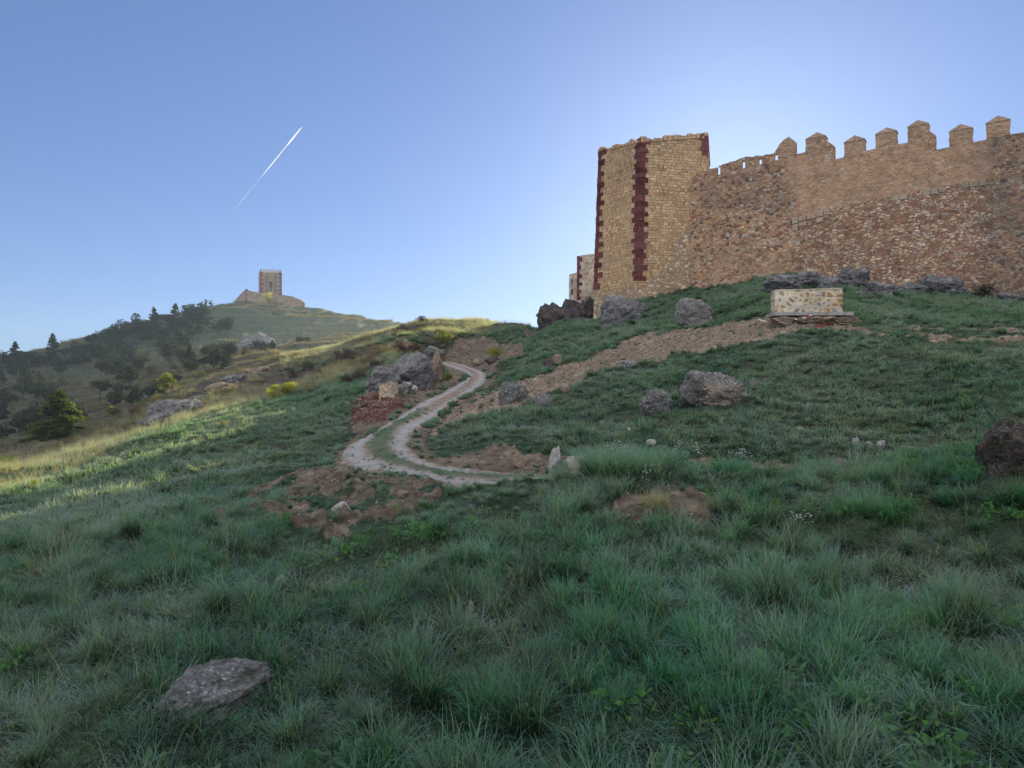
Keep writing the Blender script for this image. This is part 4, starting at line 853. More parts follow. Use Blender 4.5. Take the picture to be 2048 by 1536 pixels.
rock('right brown rock beside the sunlit bush at the track top', 984, 731, 36, 16, 'dark', 0, sub=4)
rock('small reddish stone in the grass left of the red earth heap', 696, 815, 10, 6, 'tan', sub=3)
rock('rock cap on the right end of the sunlit knoll', 1018, 676, 34, 15, 'dark', 8, Y=80)
# outcrops across the left slope
for px, py, w, h, k, tl, lb in ((350,835,140,46,'grey',-14,'broad grey outcrop on the left slope below the sunlit pine'), (300,795,50,26,'grey',-25,'grey outcrop in shade left of the sunlit pine'), (430,782,74,14,'tan',-8,'long low outcrop with sunlit edge on the left ridge'), (513,742,54,16,'tan',-6,'rugged outcrop on the left ridge below the bare hillside'), (470,765,60,16,'grey',-8,'weathered outcrop above the long low outcrop on the left ridge'),
                               (385,800,60,12,'grey',-6,'thin grey ledge on the left ridge behind the broad outcrop'), (448,800,34,10,'grey',-6,'small grey ledge in the scrub right of the broad outcrop'), (545,725,40,8,'tan',-6,'thin pale ledge highest on the left ridge')):
    rock(lb, px, py, w, h, k, tl, sub=5, depth=1.2, rough=.35, name='outcrop', sink=.6)
rock('large pale rock face high on the far hillside below the castle', 505, 695, 100, 46, 'grey', -14, depth=6, sub=6, rough=.35, name='outcrop', sink=.6)
rock('pale rock slope left below the large far rock face', 445, 708, 56, 30, 'grey', -30, depth=5, sub=5, rough=.35, name='outcrop', sink=.6)
# ------------------------------------------------------------------ grass
def mat_blade(name, base, mid, tip, alt, frost=(0.26, 0.37, 0.385), fr_amt=0.42, transl=0.36, dry=0.16):
    t = NT(name); P = t.pos(); uv = t.n('ShaderNodeUVMap').outputs[0]; s = t.n('ShaderNodeSeparateXYZ'); t.put(s.inputs[0], uv)
    r, v = s.outputs[0], s.outputs[1]
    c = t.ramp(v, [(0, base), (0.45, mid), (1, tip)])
    c = t.mix(t.math('MULTIPLY', t.ramp(t.noise(P, 0.5, 4, .65), [(0.42, 0), (0.62, 1)]), .8), c, t.mix(0.6, alt, c))
    big = t.noise(P, 0.23, 3, .6); mid_ = t.noise(t.vmath('ADD', P, (40, 7, 3)), 1.1, 3, .6)
    fr = t.math('MULTIPLY', t.ramp(t.math('ADD', big, t.math('MULTIPLY', mid_, .6)), [(0.68, 0), (0.88, 1)]), t.ramp(v, [(0.2, 0.1), (0.85, 1)]))
    c = t.mix(t.math('MULTIPLY', fr, fr_amt), c, frost)
    c = t.mix(t.math('MULTIPLY', t.ramp(r, [(1-dry, 0), (1-dry+.04, .85)], 'CONSTANT'), .8), c, (0.11, 0.092, 0.068))
    c = t.mix(0.65, c, t.ramp(r, [(0, .55), (1, 1.5)]), 'MULTIPLY')
    c = t.mix(0.65, c, t.ramp(t.noise(P, 1.9, 4, .7), [(0.32, .5), (0.68, 1.5)]), 'MULTIPLY')
    return t.done(c, 0.6, None, 0.25, transl, t.vmath('MINIMUM', t.vmath('MULTIPLY', c, (4.0, 3.9, 1.5)), (.55, .60, .35)))
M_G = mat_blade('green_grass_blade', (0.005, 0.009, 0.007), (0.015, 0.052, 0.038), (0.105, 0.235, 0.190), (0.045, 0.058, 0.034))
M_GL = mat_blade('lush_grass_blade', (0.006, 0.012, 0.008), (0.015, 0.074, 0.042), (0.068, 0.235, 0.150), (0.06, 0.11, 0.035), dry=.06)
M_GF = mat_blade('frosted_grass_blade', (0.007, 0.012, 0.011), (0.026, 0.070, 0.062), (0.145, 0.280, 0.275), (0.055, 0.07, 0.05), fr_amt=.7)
M_DRYG = mat_blade('straw_blade', (0.08, 0.066, 0.044), (0.24, 0.20, 0.135), (0.38, 0.315, 0.22), (0.18, 0.145, 0.10), fr_amt=.1, dry=.0)
M_SCRUB = mat_blade('brown_scrub_twig', (0.020, 0.016, 0.013), (0.062, 0.048, 0.036), (0.14, 0.11, 0.08), (0.05, 0.055, 0.03), fr_amt=.15, dry=.15, transl=.3)
M_LEAFG = mat_blade('weed_leaf', (0.014, 0.032, 0.014), (0.030, 0.085, 0.034), (0.055, 0.135, 0.062), (0.055, 0.10, 0.03), fr_amt=.15, dry=.0)
def blades(n, rad, hmin, hmax, width, lean, droop, seed, segs=3, clump=1.0, stalk=False):
    """n curved blades rooted in a disc -> V, Q, UV"""
    g = np.random.default_rng(seed)
    a = g.uniform(0, 2*np.pi, n); r = rad*np.sqrt(g.uniform(0, 1, n))*clump; rx, ry = r*np.cos(a), r*np.sin(a)
    h = g.uniform(hmin, hmax, n); da = a+g.normal(0, .7, n); ln = lean*(0.25+r/max(rad*clump, 1e-6))*g.uniform(.4, 1.4, n); dr = droop*g.uniform(.3, 1.6, n)
    wa = g.uniform(0, 2*np.pi, n); w = width*g.uniform(.6, 1.4, n); rd = g.uniform(0, 1, n)
    V, U = [], []
    for k in range(segs+1):
        t = k/segs; off = h*(ln*t+dr*t*t*.9); z = h*(t-dr*.45*t**3)*np.cos(np.minimum(ln, 1.1)*.7); ww = w*(1-t**1.6)*.5 if not stalk else w*(.5+.5*(t > .75)-(t == 1)*.9)*.5
        cx, cy = rx+off*np.cos(da), ry+off*np.sin(da)
        V.append(np.stack([cx+np.cos(wa)*ww, cy+np.sin(wa)*ww, z-0.015], 1)); V.append(np.stack([cx-np.cos(wa)*ww, cy-np.sin(wa)*ww, z-0.015], 1))
        U += [np.stack([rd, np.full(n, t)], 1)]*2
    V = np.stack(V, 1); U = np.stack(U, 1); m = 2*(segs+1); b = (np.arange(n)*m)[:, None]
    Q = np.concatenate([b+np.array([[2*k, 2*k+1, 2*k+3, 2*k+2]]) for k in range(segs)], 0)
    return V.reshape(-1, 3), Q, U.reshape(-1, 2)
def spiky(n, L, width, spread, droop, seed, segs=4, rad=.05):
    """stiff blades bursting from one root into a dome"""
    g = np.random.default_rng(seed); th = np.abs(g.normal(0, spread, n)).clip(0, 1.45); a = g.uniform(0, 6.283, n); l = L*g.uniform(.55, 1.15, n)*(1-.18*(th > .9))
    r = rad*np.sqrt(g.uniform(0, 1, n)); b0 = g.uniform(0, 6.283, n); wa = a+1.571+g.normal(0, .5, n); w = width*g.uniform(.6, 1.4, n); rd = g.uniform(0, 1, n); dr = droop*g.uniform(0, 1.6, n); V, U = [], []
    for k in range(segs+1):
        t = k/segs; ang = th+dr*t*t; q = l*t; cx = r*np.cos(b0)+np.cos(a)*np.sin(ang)*q; cy = r*np.sin(b0)+np.sin(a)*np.sin(ang)*q; z = np.cos(ang)*q-.01; ww = w*(1-t**2.2)*.5
        V += [np.stack([cx+np.cos(wa)*ww, cy+np.sin(wa)*ww, z], 1), np.stack([cx-np.cos(wa)*ww, cy-np.sin(wa)*ww, z], 1)]; U += [np.stack([rd, np.full(n, t)], 1)]*2
    V = np.stack(V, 1); U = np.stack(U, 1); m = 2*(segs+1); b = (np.arange(n)*m)[:, None]
    Q = np.concatenate([b+np.array([[2*k, 2*k+1, 2*k+3, 2*k+2]]) for k in range(segs)], 0)
    return V.reshape(-1, 3), Q, U.reshape(-1, 2)
def spaced(X, Y, d):
    """keep points at least d apart (d may grow with distance)"""
    cell = {}; keep = np.zeros(len(X), bool); dm = float(np.max(d))
    for i in range(len(X)):
        k = (int(X[i]//dm), int(Y[i]//dm)); di = d[i]; ok = True
        for a in (-1, 0, 1):
            for b in (-1, 0, 1):
                for j in cell.get((k[0]+a, k[1]+b), ()):
                    if (X[i]-X[j])**2+(Y[i]-Y[j])**2 < di*di: ok = False; break
        if ok: keep[i] = True; cell.setdefault(k, []).append(i)
    return keep
def leaves(n, rad, h, size, seed):
    g = np.random.default_rng(seed); a = g.uniform(0, 6.283, n); r = rad*np.sqrt(g.uniform(0, 1, n)); c = np.stack([r*np.cos(a), r*np.sin(a), h*g.uniform(.15, 1, n)*(1-.5*(r/rad)**2)], 1)
    d = np.stack([np.cos(a), np.sin(a), g.uniform(-.1, .9, n)], 1)+g.normal(0, .35, (n, 3)); d /= np.linalg.norm(d, axis=1)[:, None]
    s = np.cross(d, g.normal(0, 1, (n, 3))); s /= np.linalg.norm(s, axis=1)[:, None]; L = size*g.uniform(.6, 1.4, n)[:, None]
    V = np.stack([c, c+d*L*.5+s*L*.28, c+d*L, c+d*L*.5-s*L*.28], 1); rd = g.uniform(0, 1, n)
    U = np.stack([np.stack([rd, np.full(n, q)], 1) for q in (.3, .6, 1., .6)], 1)
    return V.reshape(-1, 3), np.arange(4*n).reshape(n, 4), U.reshape(-1, 2)
def merge(*parts):
    V, Q, U, b = [], [], [], 0
    for v, q, u in parts: V.append(v); Q.append(q+b); U.append(u); b += len(v)
    return np.concatenate(V), np.concatenate(Q), np.concatenate(U)
def proto_col(name, items, mat):
    c = bpy.data.collections.new(name)
    for i, (v, q, u) in enumerate(items):
        me = mesh_np('%s_%d' % (name, i), v, q, uv=u, smooth=False); me.materials.append(mat)
        o = bpy.data.objects.new('%s_%d' % (name, i), me); c.objects.link(o)
    return c
def scatter(name, pts, scl, col, k, label_kind='stuff', tilt=.14, lean=None):
    n = len(pts); me = bpy.data.meshes.new(name); me.vertices.add(n); me.vertices.foreach_set('co', np.asarray(pts, np.float32).ravel())
    rot = np.stack([rng.normal(0, tilt, n), rng.normal(0, tilt, n), rng.uniform(0, 6.283, n)], 1)
    a = me.attributes.new('rot', 'FLOAT_VECTOR', 'POINT'); a.data.foreach_set('vector', rot.astype(np.float32).ravel())
    s3 = np.stack([scl, scl, scl*rng.uniform(.75, 1.25, n)], 1)
    a = me.attributes.new('scl', 'FLOAT_VECTOR', 'POINT'); a.data.foreach_set('vector', s3.astype(np.float32).ravel())
    a = me.attributes.new('idx', 'INT', 'POINT'); a.data.foreach_set('value', rng.integers(0, k, n).astype(np.int32))
    o = link(name, me); o['kind'] = 'stuff'
    ng = bpy.data.node_groups.new(name+'_nodes', 'GeometryNodeTree'); ng.interface.new_socket('Geometry', in_out='INPUT', socket_type='NodeSocketGeometry'); ng.interface.new_socket('Geometry', in_out='OUTPUT', socket_type='NodeSocketGeometry')
    gi, go = ng.nodes.new('NodeGroupInput'), ng.nodes.new('NodeGroupOutput')
    ip = ng.nodes.new('GeometryNodeInstanceOnPoints'); ci = ng.nodes.new('GeometryNodeCollectionInfo'); ci.inputs[0].default_value = col; ci.inputs['Separate Children'].default_value = True; ci.inputs['Reset Children'].default_value = True
    ip.inputs['Pick Instance'].default_value = True
    def na(nm, tp): x = ng.nodes.new('GeometryNodeInputNamedAttribute'); x.data_type = tp; x.inputs[0].default_value = nm; return x.outputs[0]
    L = ng.links.new; L(gi.outputs[0], ip.inputs['Points']); L(ci.outputs[0], ip.inputs['Instance']); L(na('idx', 'INT'), ip.inputs['Instance Index'])
    er = ng.nodes.new('FunctionNodeEulerToRotation'); L(na('rot', 'FLOAT_VECTOR'), er.inputs[0]); L(er.outputs[0], ip.inputs['Rotation']); L(na('scl', 'FLOAT_VECTOR'), ip.inputs['Scale']); L(ip.outputs[0], go.inputs[0])
    md = o.modifiers.new('scatter', 'NODES'); md.node_group = ng
    return o
def ground_pts(n, Y0, Y1, px0=-120, px1=2170, power=1.0):
    """random points over the fan between two distances, uniform in area for power 1"""
    u = rng.uniform(0, 1, n); e = power+1; Y = (Y0**e+u*(Y1**e-Y0**e))**(1/e); px = rng.uniform(px0, px1, n); X = (px-1024)/F*Y
    return X, Y, px
def keep_grass(X, Y, dirt_ok=0.12, track_w=1.15, centre=True):
    d = grid_lookup(mDIRT, X, Y); td = grid_lookup(np.minimum(TD, 9), X, Y); ts = np.abs(grid_lookup(np.clip(TS, -9, 9), X, Y))
    ok = (rng.uniform(0, 1, len(X)) > np.clip(d*1.4, 0, 1-dirt_ok*np.ones_like(d)*.7))
    tr = td < track_w
    mid = centre & (ts < .42) & (Y < 22) & (Y > 8.5) & tr
    ok &= (~tr | mid)
    for rx, ry, rw, rd in ROCKS: ok &= ((X-rx)/(rw*.95+.03))**2+((Y-ry+rd*.35)/(rd*1.25+.10))**2 > 1
    return ok
def mk(X, Y): return np.stack([X, Y, height(X, Y)], 1)
tall = proto_col('grass_tussock', [spiky(260, .27, .0046, .72, .5, 10+i, rad=.07) for i in range(5)]+[spiky(230, .25, .0044, .95, .8, 30+i, rad=.09) for i in range(4)], M_G)
tallL = proto_col('lush_tussock', [merge(spiky(170, .27, .0062, .5, .5, 50+i, rad=.10)) for i in range(5)], M_GL)
shrt = proto_col('grass_turf', [blades(85, .20, .03, .10, .0048, .5, .6, 70+i, 3) for i in range(6)], M_G)
frst = proto_col('frosted_turf', [blades(80, .20, .06, .16, .0065, .6, .7, 90+i, 3) for i in range(6)], M_GF)
midt = proto_col('slope_tussock', [spiky(70, .22, .014, .8, .5, 110+i, 3, .10) for i in range(6)], M_G)
midf = proto_col('slope_frosted_tussock', [blades(60, .24, .07, .18, .014, .8, .8, 130+i, 3) for i in range(6)], M_GF)
scrb = proto_col('scrub_tuft', [merge(blades(70, .28, .10, .30, .016, .9, .4, 190+i, 3)) for i in range(5)], M_SCRUB)
stlk = proto_col('seed_stalk', [merge(blades(7, .06, .30, .60, .0042, .35, .25, 650+i, 4, stalk=True), blades(10, .08, .1, .3, .0035, .9, .7, 660+i, 3)) for i in range(5)], M_DRYG)
drys = proto_col('dry_stalks', [merge(blades(22, .12, .30, .62, .0060, .25, .18, 150+i, 4, stalk=True), blades(30, .12, .1, .28, .005, .6, .5, 160+i, 3)) for i in range(5)], M_DRYG)
weed = proto_col('leafy_weed', [leaves(60, .13, .13, .045, 170+i) for i in range(5)], M_LEAFG)
# foreground
def field(name, col, k, n, Y0, Y1, sc, power=1.0, cond=None, px=(-120, 2170), sep=None, **kw):
    X, Y, p = ground_pts(n, Y0, Y1, px[0], px[1], power); ok = keep_grass(X, Y, **kw)
    if cond is not None: ok &= cond(X, Y, p)
    X, Y, p = X[ok], Y[ok], p[ok]
    if sep: kk = spaced(X, Y, sep[0]+sep[1]*Y); X, Y, p = X[kk], Y[kk], p[kk]
    s = rng.uniform(sc[0], sc[1], len(X))*low(X, Y, p)
    scatter(name, mk(X, Y), s, col, k); return len(X)
def low(X, Y, p):
    """grass stays short on the trampled verge of the track and around bare earth"""
    f = np.where((p > 560) & (p < 1085) & (Y > 6.3) & (Y < 16), .42, 1.0); td = grid_lookup(np.minimum(TD, 9), X, Y)
    f = np.minimum(f, np.clip(.35+(td-1.0)*.4, .35, 1)); return np.minimum(f, 1-.5*np.clip(grid_lookup(mDIRT, X, Y), 0, 1))
def clumpy(X, Y, s, a, b, f=0.9): return rng.uniform(0, 1, len(X)) < np.clip((fbm(X*f+s, Y*f, 3, s)-a)/(b-a), 0, 1)
lush = lambda X, Y, p: (p > 880+rng.normal(0, 60, len(p))) & clumpy(X, Y, 3, -.3, .25, .9)
cnt = []
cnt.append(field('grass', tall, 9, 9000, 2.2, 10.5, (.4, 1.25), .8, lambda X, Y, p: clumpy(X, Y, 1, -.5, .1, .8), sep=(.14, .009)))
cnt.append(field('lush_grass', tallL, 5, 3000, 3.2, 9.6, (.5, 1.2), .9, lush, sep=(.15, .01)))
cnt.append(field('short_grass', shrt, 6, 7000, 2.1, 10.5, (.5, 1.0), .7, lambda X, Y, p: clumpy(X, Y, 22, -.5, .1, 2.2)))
cnt.append(field('frosted_grass', frst, 6, 3600, 2.1, 12, (.6, 1.2), .9, lambda X, Y, p: clumpy(X, Y, 9, -.2, .3, .8)))
cnt.append(field('weeds', weed, 5, 1500, 2.2, 11, (.6, 1.3), .9, lambda X, Y, p: clumpy(X, Y, 6, -.05, .3, .9)))
cnt.append(field('slope_grass', midt, 6, 26000, 9, 32, (.6, 1.5), .75, lambda X, Y, p: clumpy(X, Y, 12, -.5, .2, .9), sep=(.10, .009)))
cnt.append(field('frosted_slope_grass', midf, 6, 24000, 9.5, 40, (.5, 1.15), .75, lambda X, Y, p: clumpy(X, Y, 13, -.45, .2, .45)))
cnt.append(field('upper_slope_grass', midt, 6, 30000, 28, 62, (.8, 1.6), .8, lambda X, Y, p: (p > 900) | (Y < 30+np.clip(p-100, 0, 700)*.02+rng.normal(0, 2, len(p))), dirt_ok=.05))
cnt.append(field('hill_grass', midt, 6, 9000, 55, 118, (1.2, 2.2), .8, lambda X, Y, p: (p > 560) & (p < 1120) & clumpy(X, Y, 15, -.3, .3, .2), px=(-120, 1130)))
cnt.append(field('scrub', scrb, 5, 15000, 27, 118, (.7, 1.7), .9, lambda X, Y, p: (p < 960) & (Y > 29+np.clip(p-100, 0, 700)*.02) & clumpy(X, Y, 15, -.25, .3, .25), px=(-120, 1000)))
cnt.append(field('dry_grass', drys, 5, 10000, 17, 50, (.5, 1.1), .9, lambda X, Y, p: (p < 800) & ((p < 640) | (Y > 36)) & clumpy(X, Y, 17, -.25, .1, .35) & (Y > 19+np.clip(p, 0, 600)*.035), px=(-120, 800)))
cnt.append(field('dry_grass', drys, 5, 11000, 60, 98, (.6, 1.1), .9, lambda X, Y, p: clumpy(X, Y, 27, -.3, .2, .2), px=(560, 1062)))
cnt.append(field('scrub', scrb, 5, 9000, 105, 250, (1.6, 3.4), .9, lambda X, Y, p: (p < 900) & clumpy(X, Y, 35, -.1, .4, .08), px=(-120, 900)))
cnt.append(field('dry_stalks', stlk, 5, 420, 2.8, 17, (.45, .9), .9))
def verge():
    n = 9000; k = rng.integers(0, NA, n); cen = rng.uniform(0, 1, n) < .4; o = np.where(cen, rng.normal(0, .17, n), (wd[k, 0]/2+.55+np.abs(rng.normal(0, .35, n)))*rng.choice([-1, 1], n))
    X = MID[k, 0]+nv[k, 0]*o+rng.normal(0, .06, n); Y = MID[k, 1]+nv[k, 1]*o+rng.normal(0, .06, n)
    ok = np.where(cen, (Y < 25-rng.uniform(0, 7, n)), (Y < 40) & clumpy(X, Y, 51, -.15, .35, .9)) & (fbm(X*1.5, Y*1.5, 2, 52) > np.where(cen, -.35, -.15)); X, Y = X[ok], Y[ok]
    P_ = mk(X, Y); P_[:, 2] += .03; scatter('verge_grass', P_, rng.uniform(.22, .55, len(X))*np.clip(Y/16, .8, 1.4), midt, 6)
verge()
print('instances', cnt)
# particular tussocks the photo shows
def tuft(name, label, px, py, part, mat, sc=1.0, cat='grass tuft'):
    v, q, u = part; me = mesh_np(name, v*sc, q, uv=u, smooth=False); o = link(name, me, mat); o.location = GH(px, py); tag(o, label, cat); return o
tuft('dry_tussock', 'tall dry grass tussock with seed stalks at the left, in shade below the sunlit edge', 115, 1150, merge(blades(46, .16, .35, .62, .006, .35, .2, 301, 4, stalk=True), blades(160, .2, .15, .34, .005, .6, .6, 302, 4)), M_DRYG)
tuft('straw_tuft', 'drooping yellow straw tuft on the earth mound in the middle grass', 1312, 1040, spiky(700, .25, .0042, .85, .7, 305, 5, .09), M_DRYG)
tuft('straw_tuft', 'low scattered straw on the right part of the earth mound', 1380, 1018, blades(120, .22, .06, .14, .0035, 1.3, 1.3, 306, 4), M_DRYG)
for px, py, s, sd, lb in ((1200, 1300, 1.25, 311, 'round arching grass tussock in the foreground, right of the picture centre'), (1930, 1265, 1.2, 312, 'big arching grass tussock in the foreground at the far right'), (1550, 1235, 1.3, 313, 'wide grass tussock in the foreground between two other tussocks'), (980, 1430, 1.0, 314, 'grass tussock in the foreground below the picture centre')):
    tuft('grass_tussock', lb, px, py, spiky(620, .34, .0045, .72, .5, sd, 5, .08), M_G, s*.9)
tuft('tall_grass_hump', 'dense bright green tall grass hump beside the track, right of the upright stone', 1255, 960, merge(*[(v+np.array([dx, dy, 0]), q, u) for dx, dy, (v, q, u) in [(random.Random(k).uniform(-.45, .45), random.Random(k+50).uniform(-.3, .3), blades(150, .16, .22, .42, .006, .35, .5, 330+k, 4)) for k in range(10)]]), M_GL)
# white wild flowers above the crest of the grass
def flowers(label, px, py, n, spread, h, seed):
    g = random.Random(seed); root = empty('wild_flowers', GH(px, py), label=label, cat='flowers'); st = MB(); fl = MB()
    for k in range(n):
        x, y = g.uniform(-spread, spread), g.uniform(-spread*.5, spread*.5); hh = h*g.uniform(.7, 1.15); lx, ly = g.uniform(-.06, .06), g.uniform(-.06, .06)
        st.tube([(x, y, -.02), (x+lx*.5, y+ly*.5, hh*.6), (x+lx, y+ly, hh)], [.0025, .002, .0015], 4)
        for j in range(g.randint(3, 7)):
            c = Vector((x+lx+g.uniform(-.03, .03), y+ly+g.uniform(-.03, .03), hh-g.uniform(0, .09)))
            for q in range(4):
                a = q*1.571+g.uniform(0, .5); d = Vector((math.cos(a), math.sin(a), g.uniform(.1, .5)))*.011; s = Vector((-math.sin(a), math.cos(a), 0))*.006
                fl.poly([c, c+d*.5+s, c+d, c+d*.5-s])
    st.build('stems', M_LEAFG, root); fl.build('blossoms', M_WHITE, root)
M_WHITE = NT('white_petals'); M_WHITE = M_WHITE.done((0.80, 0.80, 0.84), .7, None, .2, .3)
flowers('cluster of white wild flowers on the grass crest right of the green hump', 1385, 948, 10, .16, .34, 1)
flowers('white wild flowers at the left foot of the green grass hump', 1285, 985, 8, .12, .22, 2)
flowers('sparse white flowers on tall stems left of the green grass hump', 1215, 975, 7, .25, .38, 3)
flowers('small white flowers on the grass crest nearer the right, before the dark hollow', 1490, 955, 10, .14, .26, 14)
flowers('pale flower spikes in the leafy weeds of the right foreground', 1590, 1065, 7, .12, .2, 5)
# loose stones on bare earth
def pebbles():
    items = []
    for i in range(5):
        V, Fc = ICO[3]; V = V.copy(); g = np.random.default_rng(400+i)
        for _ in range(7):
            n = g.normal(size=3); n /= np.linalg.norm(n); k = V@n; m = k > .65; V[m] -= np.outer(k[m]-.65, n)
        items.append((V*np.array([1, .8, .6]), Fc))
    c = bpy.data.collections.new('pebble')
    for i, (v, f) in enumerate(items):
        me = mesh_np('pebble_%d' % i, v, f, smooth=False); me.materials.append(MR['tan']); o = bpy.data.objects.new('pebble_%d' % i, me); c.objects.link(o)
    X, Y, p = ground_pts(120000, 5, 45, 300, 2170, .9); d = grid_lookup(mDIRT, X, Y); td = grid_lookup(np.minimum(TD, 9), X, Y)
    ok = (rng.uniform(0, 1, len(X)) < np.clip(d*.9, 0, 1)) & (td > 1.2); ok |= (td < 1.2) & (rng.uniform(0, 1, len(X)) < .05); X, Y = X[ok], Y[ok]
    s = .011+.034*rng.uniform(0, 1, len(X))**4*np.clip(Y/14, .6, 2)+.006*np.clip(Y/20, 0, 2); scatter('gravel', mk(X, Y), s, c, 5, tilt=.8); print('pebbles', len(X))
pebbles()
# ------------------------------------------------------------------ trees and shrubs
def mat_leaf(name, lo, hi, transl=.35, tm=(2.2, 2.0, .8)):
    t = NT(name); P = t.pos(); uv = t.n('ShaderNodeUVMap').outputs[0]; s = t.n('ShaderNodeSeparateXYZ'); t.put(s.inputs[0], uv)
    c = t.mix(s.outputs[0], lo, hi); c = t.mix(.5, c, t.ramp(t.noise(P, .7, 3), [(.3, .6), (.7, 1.4)]), 'MULTIPLY')
    return t.done(c, .7, None, .2, transl, t.vmath('MULTIPLY', c, tm))
ML_ = {'dark': mat_leaf('dark_evergreen_needles', (0.008, 0.014, 0.008), (0.028, 0.044, 0.022)),
       'cedar': mat_leaf('cedar_needles', (0.020, 0.035, 0.012), (0.075, 0.105, 0.035), .5, (2.7, 2.6, .8)),
       'pine': mat_leaf('pine_needles', (0.035, 0.050, 0.016), (0.12, 0.145, 0.045), .55, (3.2, 2.9, .9)),
       'yellow': mat_leaf('yellow_green_leaves', (0.09, 0.11, 0.03), (0.30, 0.32, 0.09), .55, (2.2, 2.1, .8)),
       'spring': mat_leaf('fresh_spring_leaves', (0.15, 0.16, 0.05), (0.34, 0.33, 0.12), .5),
       'brown': mat_leaf('bare_brown_twigs', (0.045, 0.030, 0.024), (0.13, 0.095, 0.075), .15, (1.5, 1.2, .9)),
       'orange': mat_leaf('orange_blossom', (0.45, 0.25, 0.02), (0.75, 0.42, 0.05), .4, (1.4, 1.2, .6)),
       'olive': mat_leaf('olive_scrub_leaves', (0.035, 0.042, 0.02), (0.10, 0.105, 0.05), .3)}
t = NT('bark'); M_BARK = t.done(t.ramp(t.noise(t.pos(), 6, 4), [(.3, (0.05, 0.038, 0.03)), (.7, (0.15, 0.12, 0.095))]), .95)
def cards(C, size, g, flat=0.0, elong=1.6, D=None):
    """leaf-sized faces at centres C"""
    n = len(C); d = g.normal(0, 1, (n, 3)) if D is None else D+g.normal(0, .45, (n, 3)); d[:, 2] *= (1-flat); d /= np.linalg.norm(d, axis=1)[:, None]+1e-9
    s = np.cross(d, g.normal(0, 1, (n, 3))); s /= np.linalg.norm(s, axis=1)[:, None]+1e-9; L = (size*g.uniform(.5, 1.5, n))[:, None]
    V = np.stack([C-d*L*.5, C+s*L*.5/elong, C+d*L*.5, C-s*L*.5/elong], 1); rd = g.uniform(0, 1, n); U = np.repeat(np.stack([rd, rd*0], 1)[:, None], 4, 1)
    return V.reshape(-1, 3), np.arange(4*n).reshape(n, 4), U.reshape(-1, 2)
def crown_round(seed, n, size, w=1., h=1., base=.25, lobes=14, twig=False):
    g = np.random.default_rng(seed); K = g.normal(0, 1, (lobes, 3)); K /= np.linalg.norm(K, axis=1)[:, None]; K *= g.uniform(.25, .8, lobes)[:, None]; r = g.uniform(.22, .42, lobes)
    i = g.integers(0, lobes, n); q = g.normal(0, 1, (n, 3)); q /= np.linalg.norm(q, axis=1)[:, None]; C = K[i]+q*(r[i]*g.uniform(.45, 1.12, n)**.5)[:, None]
    C = C*np.array([.5*w, .5*w, .5*h*(1-base)]); C[:, 2] += base*h+.5*h*(1-base); C[:, 2] = np.maximum(C[:, 2], base*h*.3)
    return cards(C, size, g, elong=6 if twig else 1.7, D=(C-np.array([0, 0, base*h]))/np.linalg.norm(C, axis=1)[:, None] if twig else None)
def crown_cone(seed, n, size, w=.7, h=1., tiers=11, droop=.12, pw=.8, var=(.65, 1.15)):
    g = np.random.default_rng(seed); Cs, Ds = [], []
    nb = tiers*7
    for k in range(nb):
        t = (k+g.uniform(0, 1))/nb; zz = .10+.88*t; rr = w*.5*(1-t)**pw*g.uniform(*var)+.015; a = g.uniform(0, 6.283); m = max(6, int(n/nb*(1.7-1.4*t)))
        s = g.uniform(.1, 1, m)**.7; dx = g.normal(0, rr*.12+.008, m)*(.4+s); x = np.cos(a)*rr*s-np.sin(a)*dx; y = np.sin(a)*rr*s+np.cos(a)*dx; z = zz+rr*.25*s-droop*s*s*rr+g.normal(0, .010, m)
        Cs.append(np.stack([x, y, z], 1)); Ds.append(np.tile([np.cos(a), np.sin(a), .1], (m, 1)))
    C = np.concatenate(Cs); return cards(C*np.array([h, h, h]), size, g, flat=.35, D=np.concatenate(Ds))
def trunk_mb(h, r, limbs, seed, lean=0):
    g = random.Random(seed); m = MB(); m.tube([(0, 0, -.15*h), (lean*.2*h+g.uniform(-.01, .01)*h, 0, .3*h), (lean*.6*h, g.uniform(-.02, .02)*h, .65*h), (lean*h, 0, .93*h)], [r*1.2, r, r*.6, r*.12], 7)
    for k in range(limbs):
        z = h*g.uniform(.3, .8); a = g.uniform(0, 6.283); L = h*g.uniform(.15, .32)*(1.15-z/h); x = lean*z
        m.tube([(x, 0, z), (x+math.cos(a)*L*.5, math.sin(a)*L*.5, z+L*.35), (x+math.cos(a)*L, math.sin(a)*L, z+L*.8)], [r*.4, r*.25, r*.08], 5)
    return m
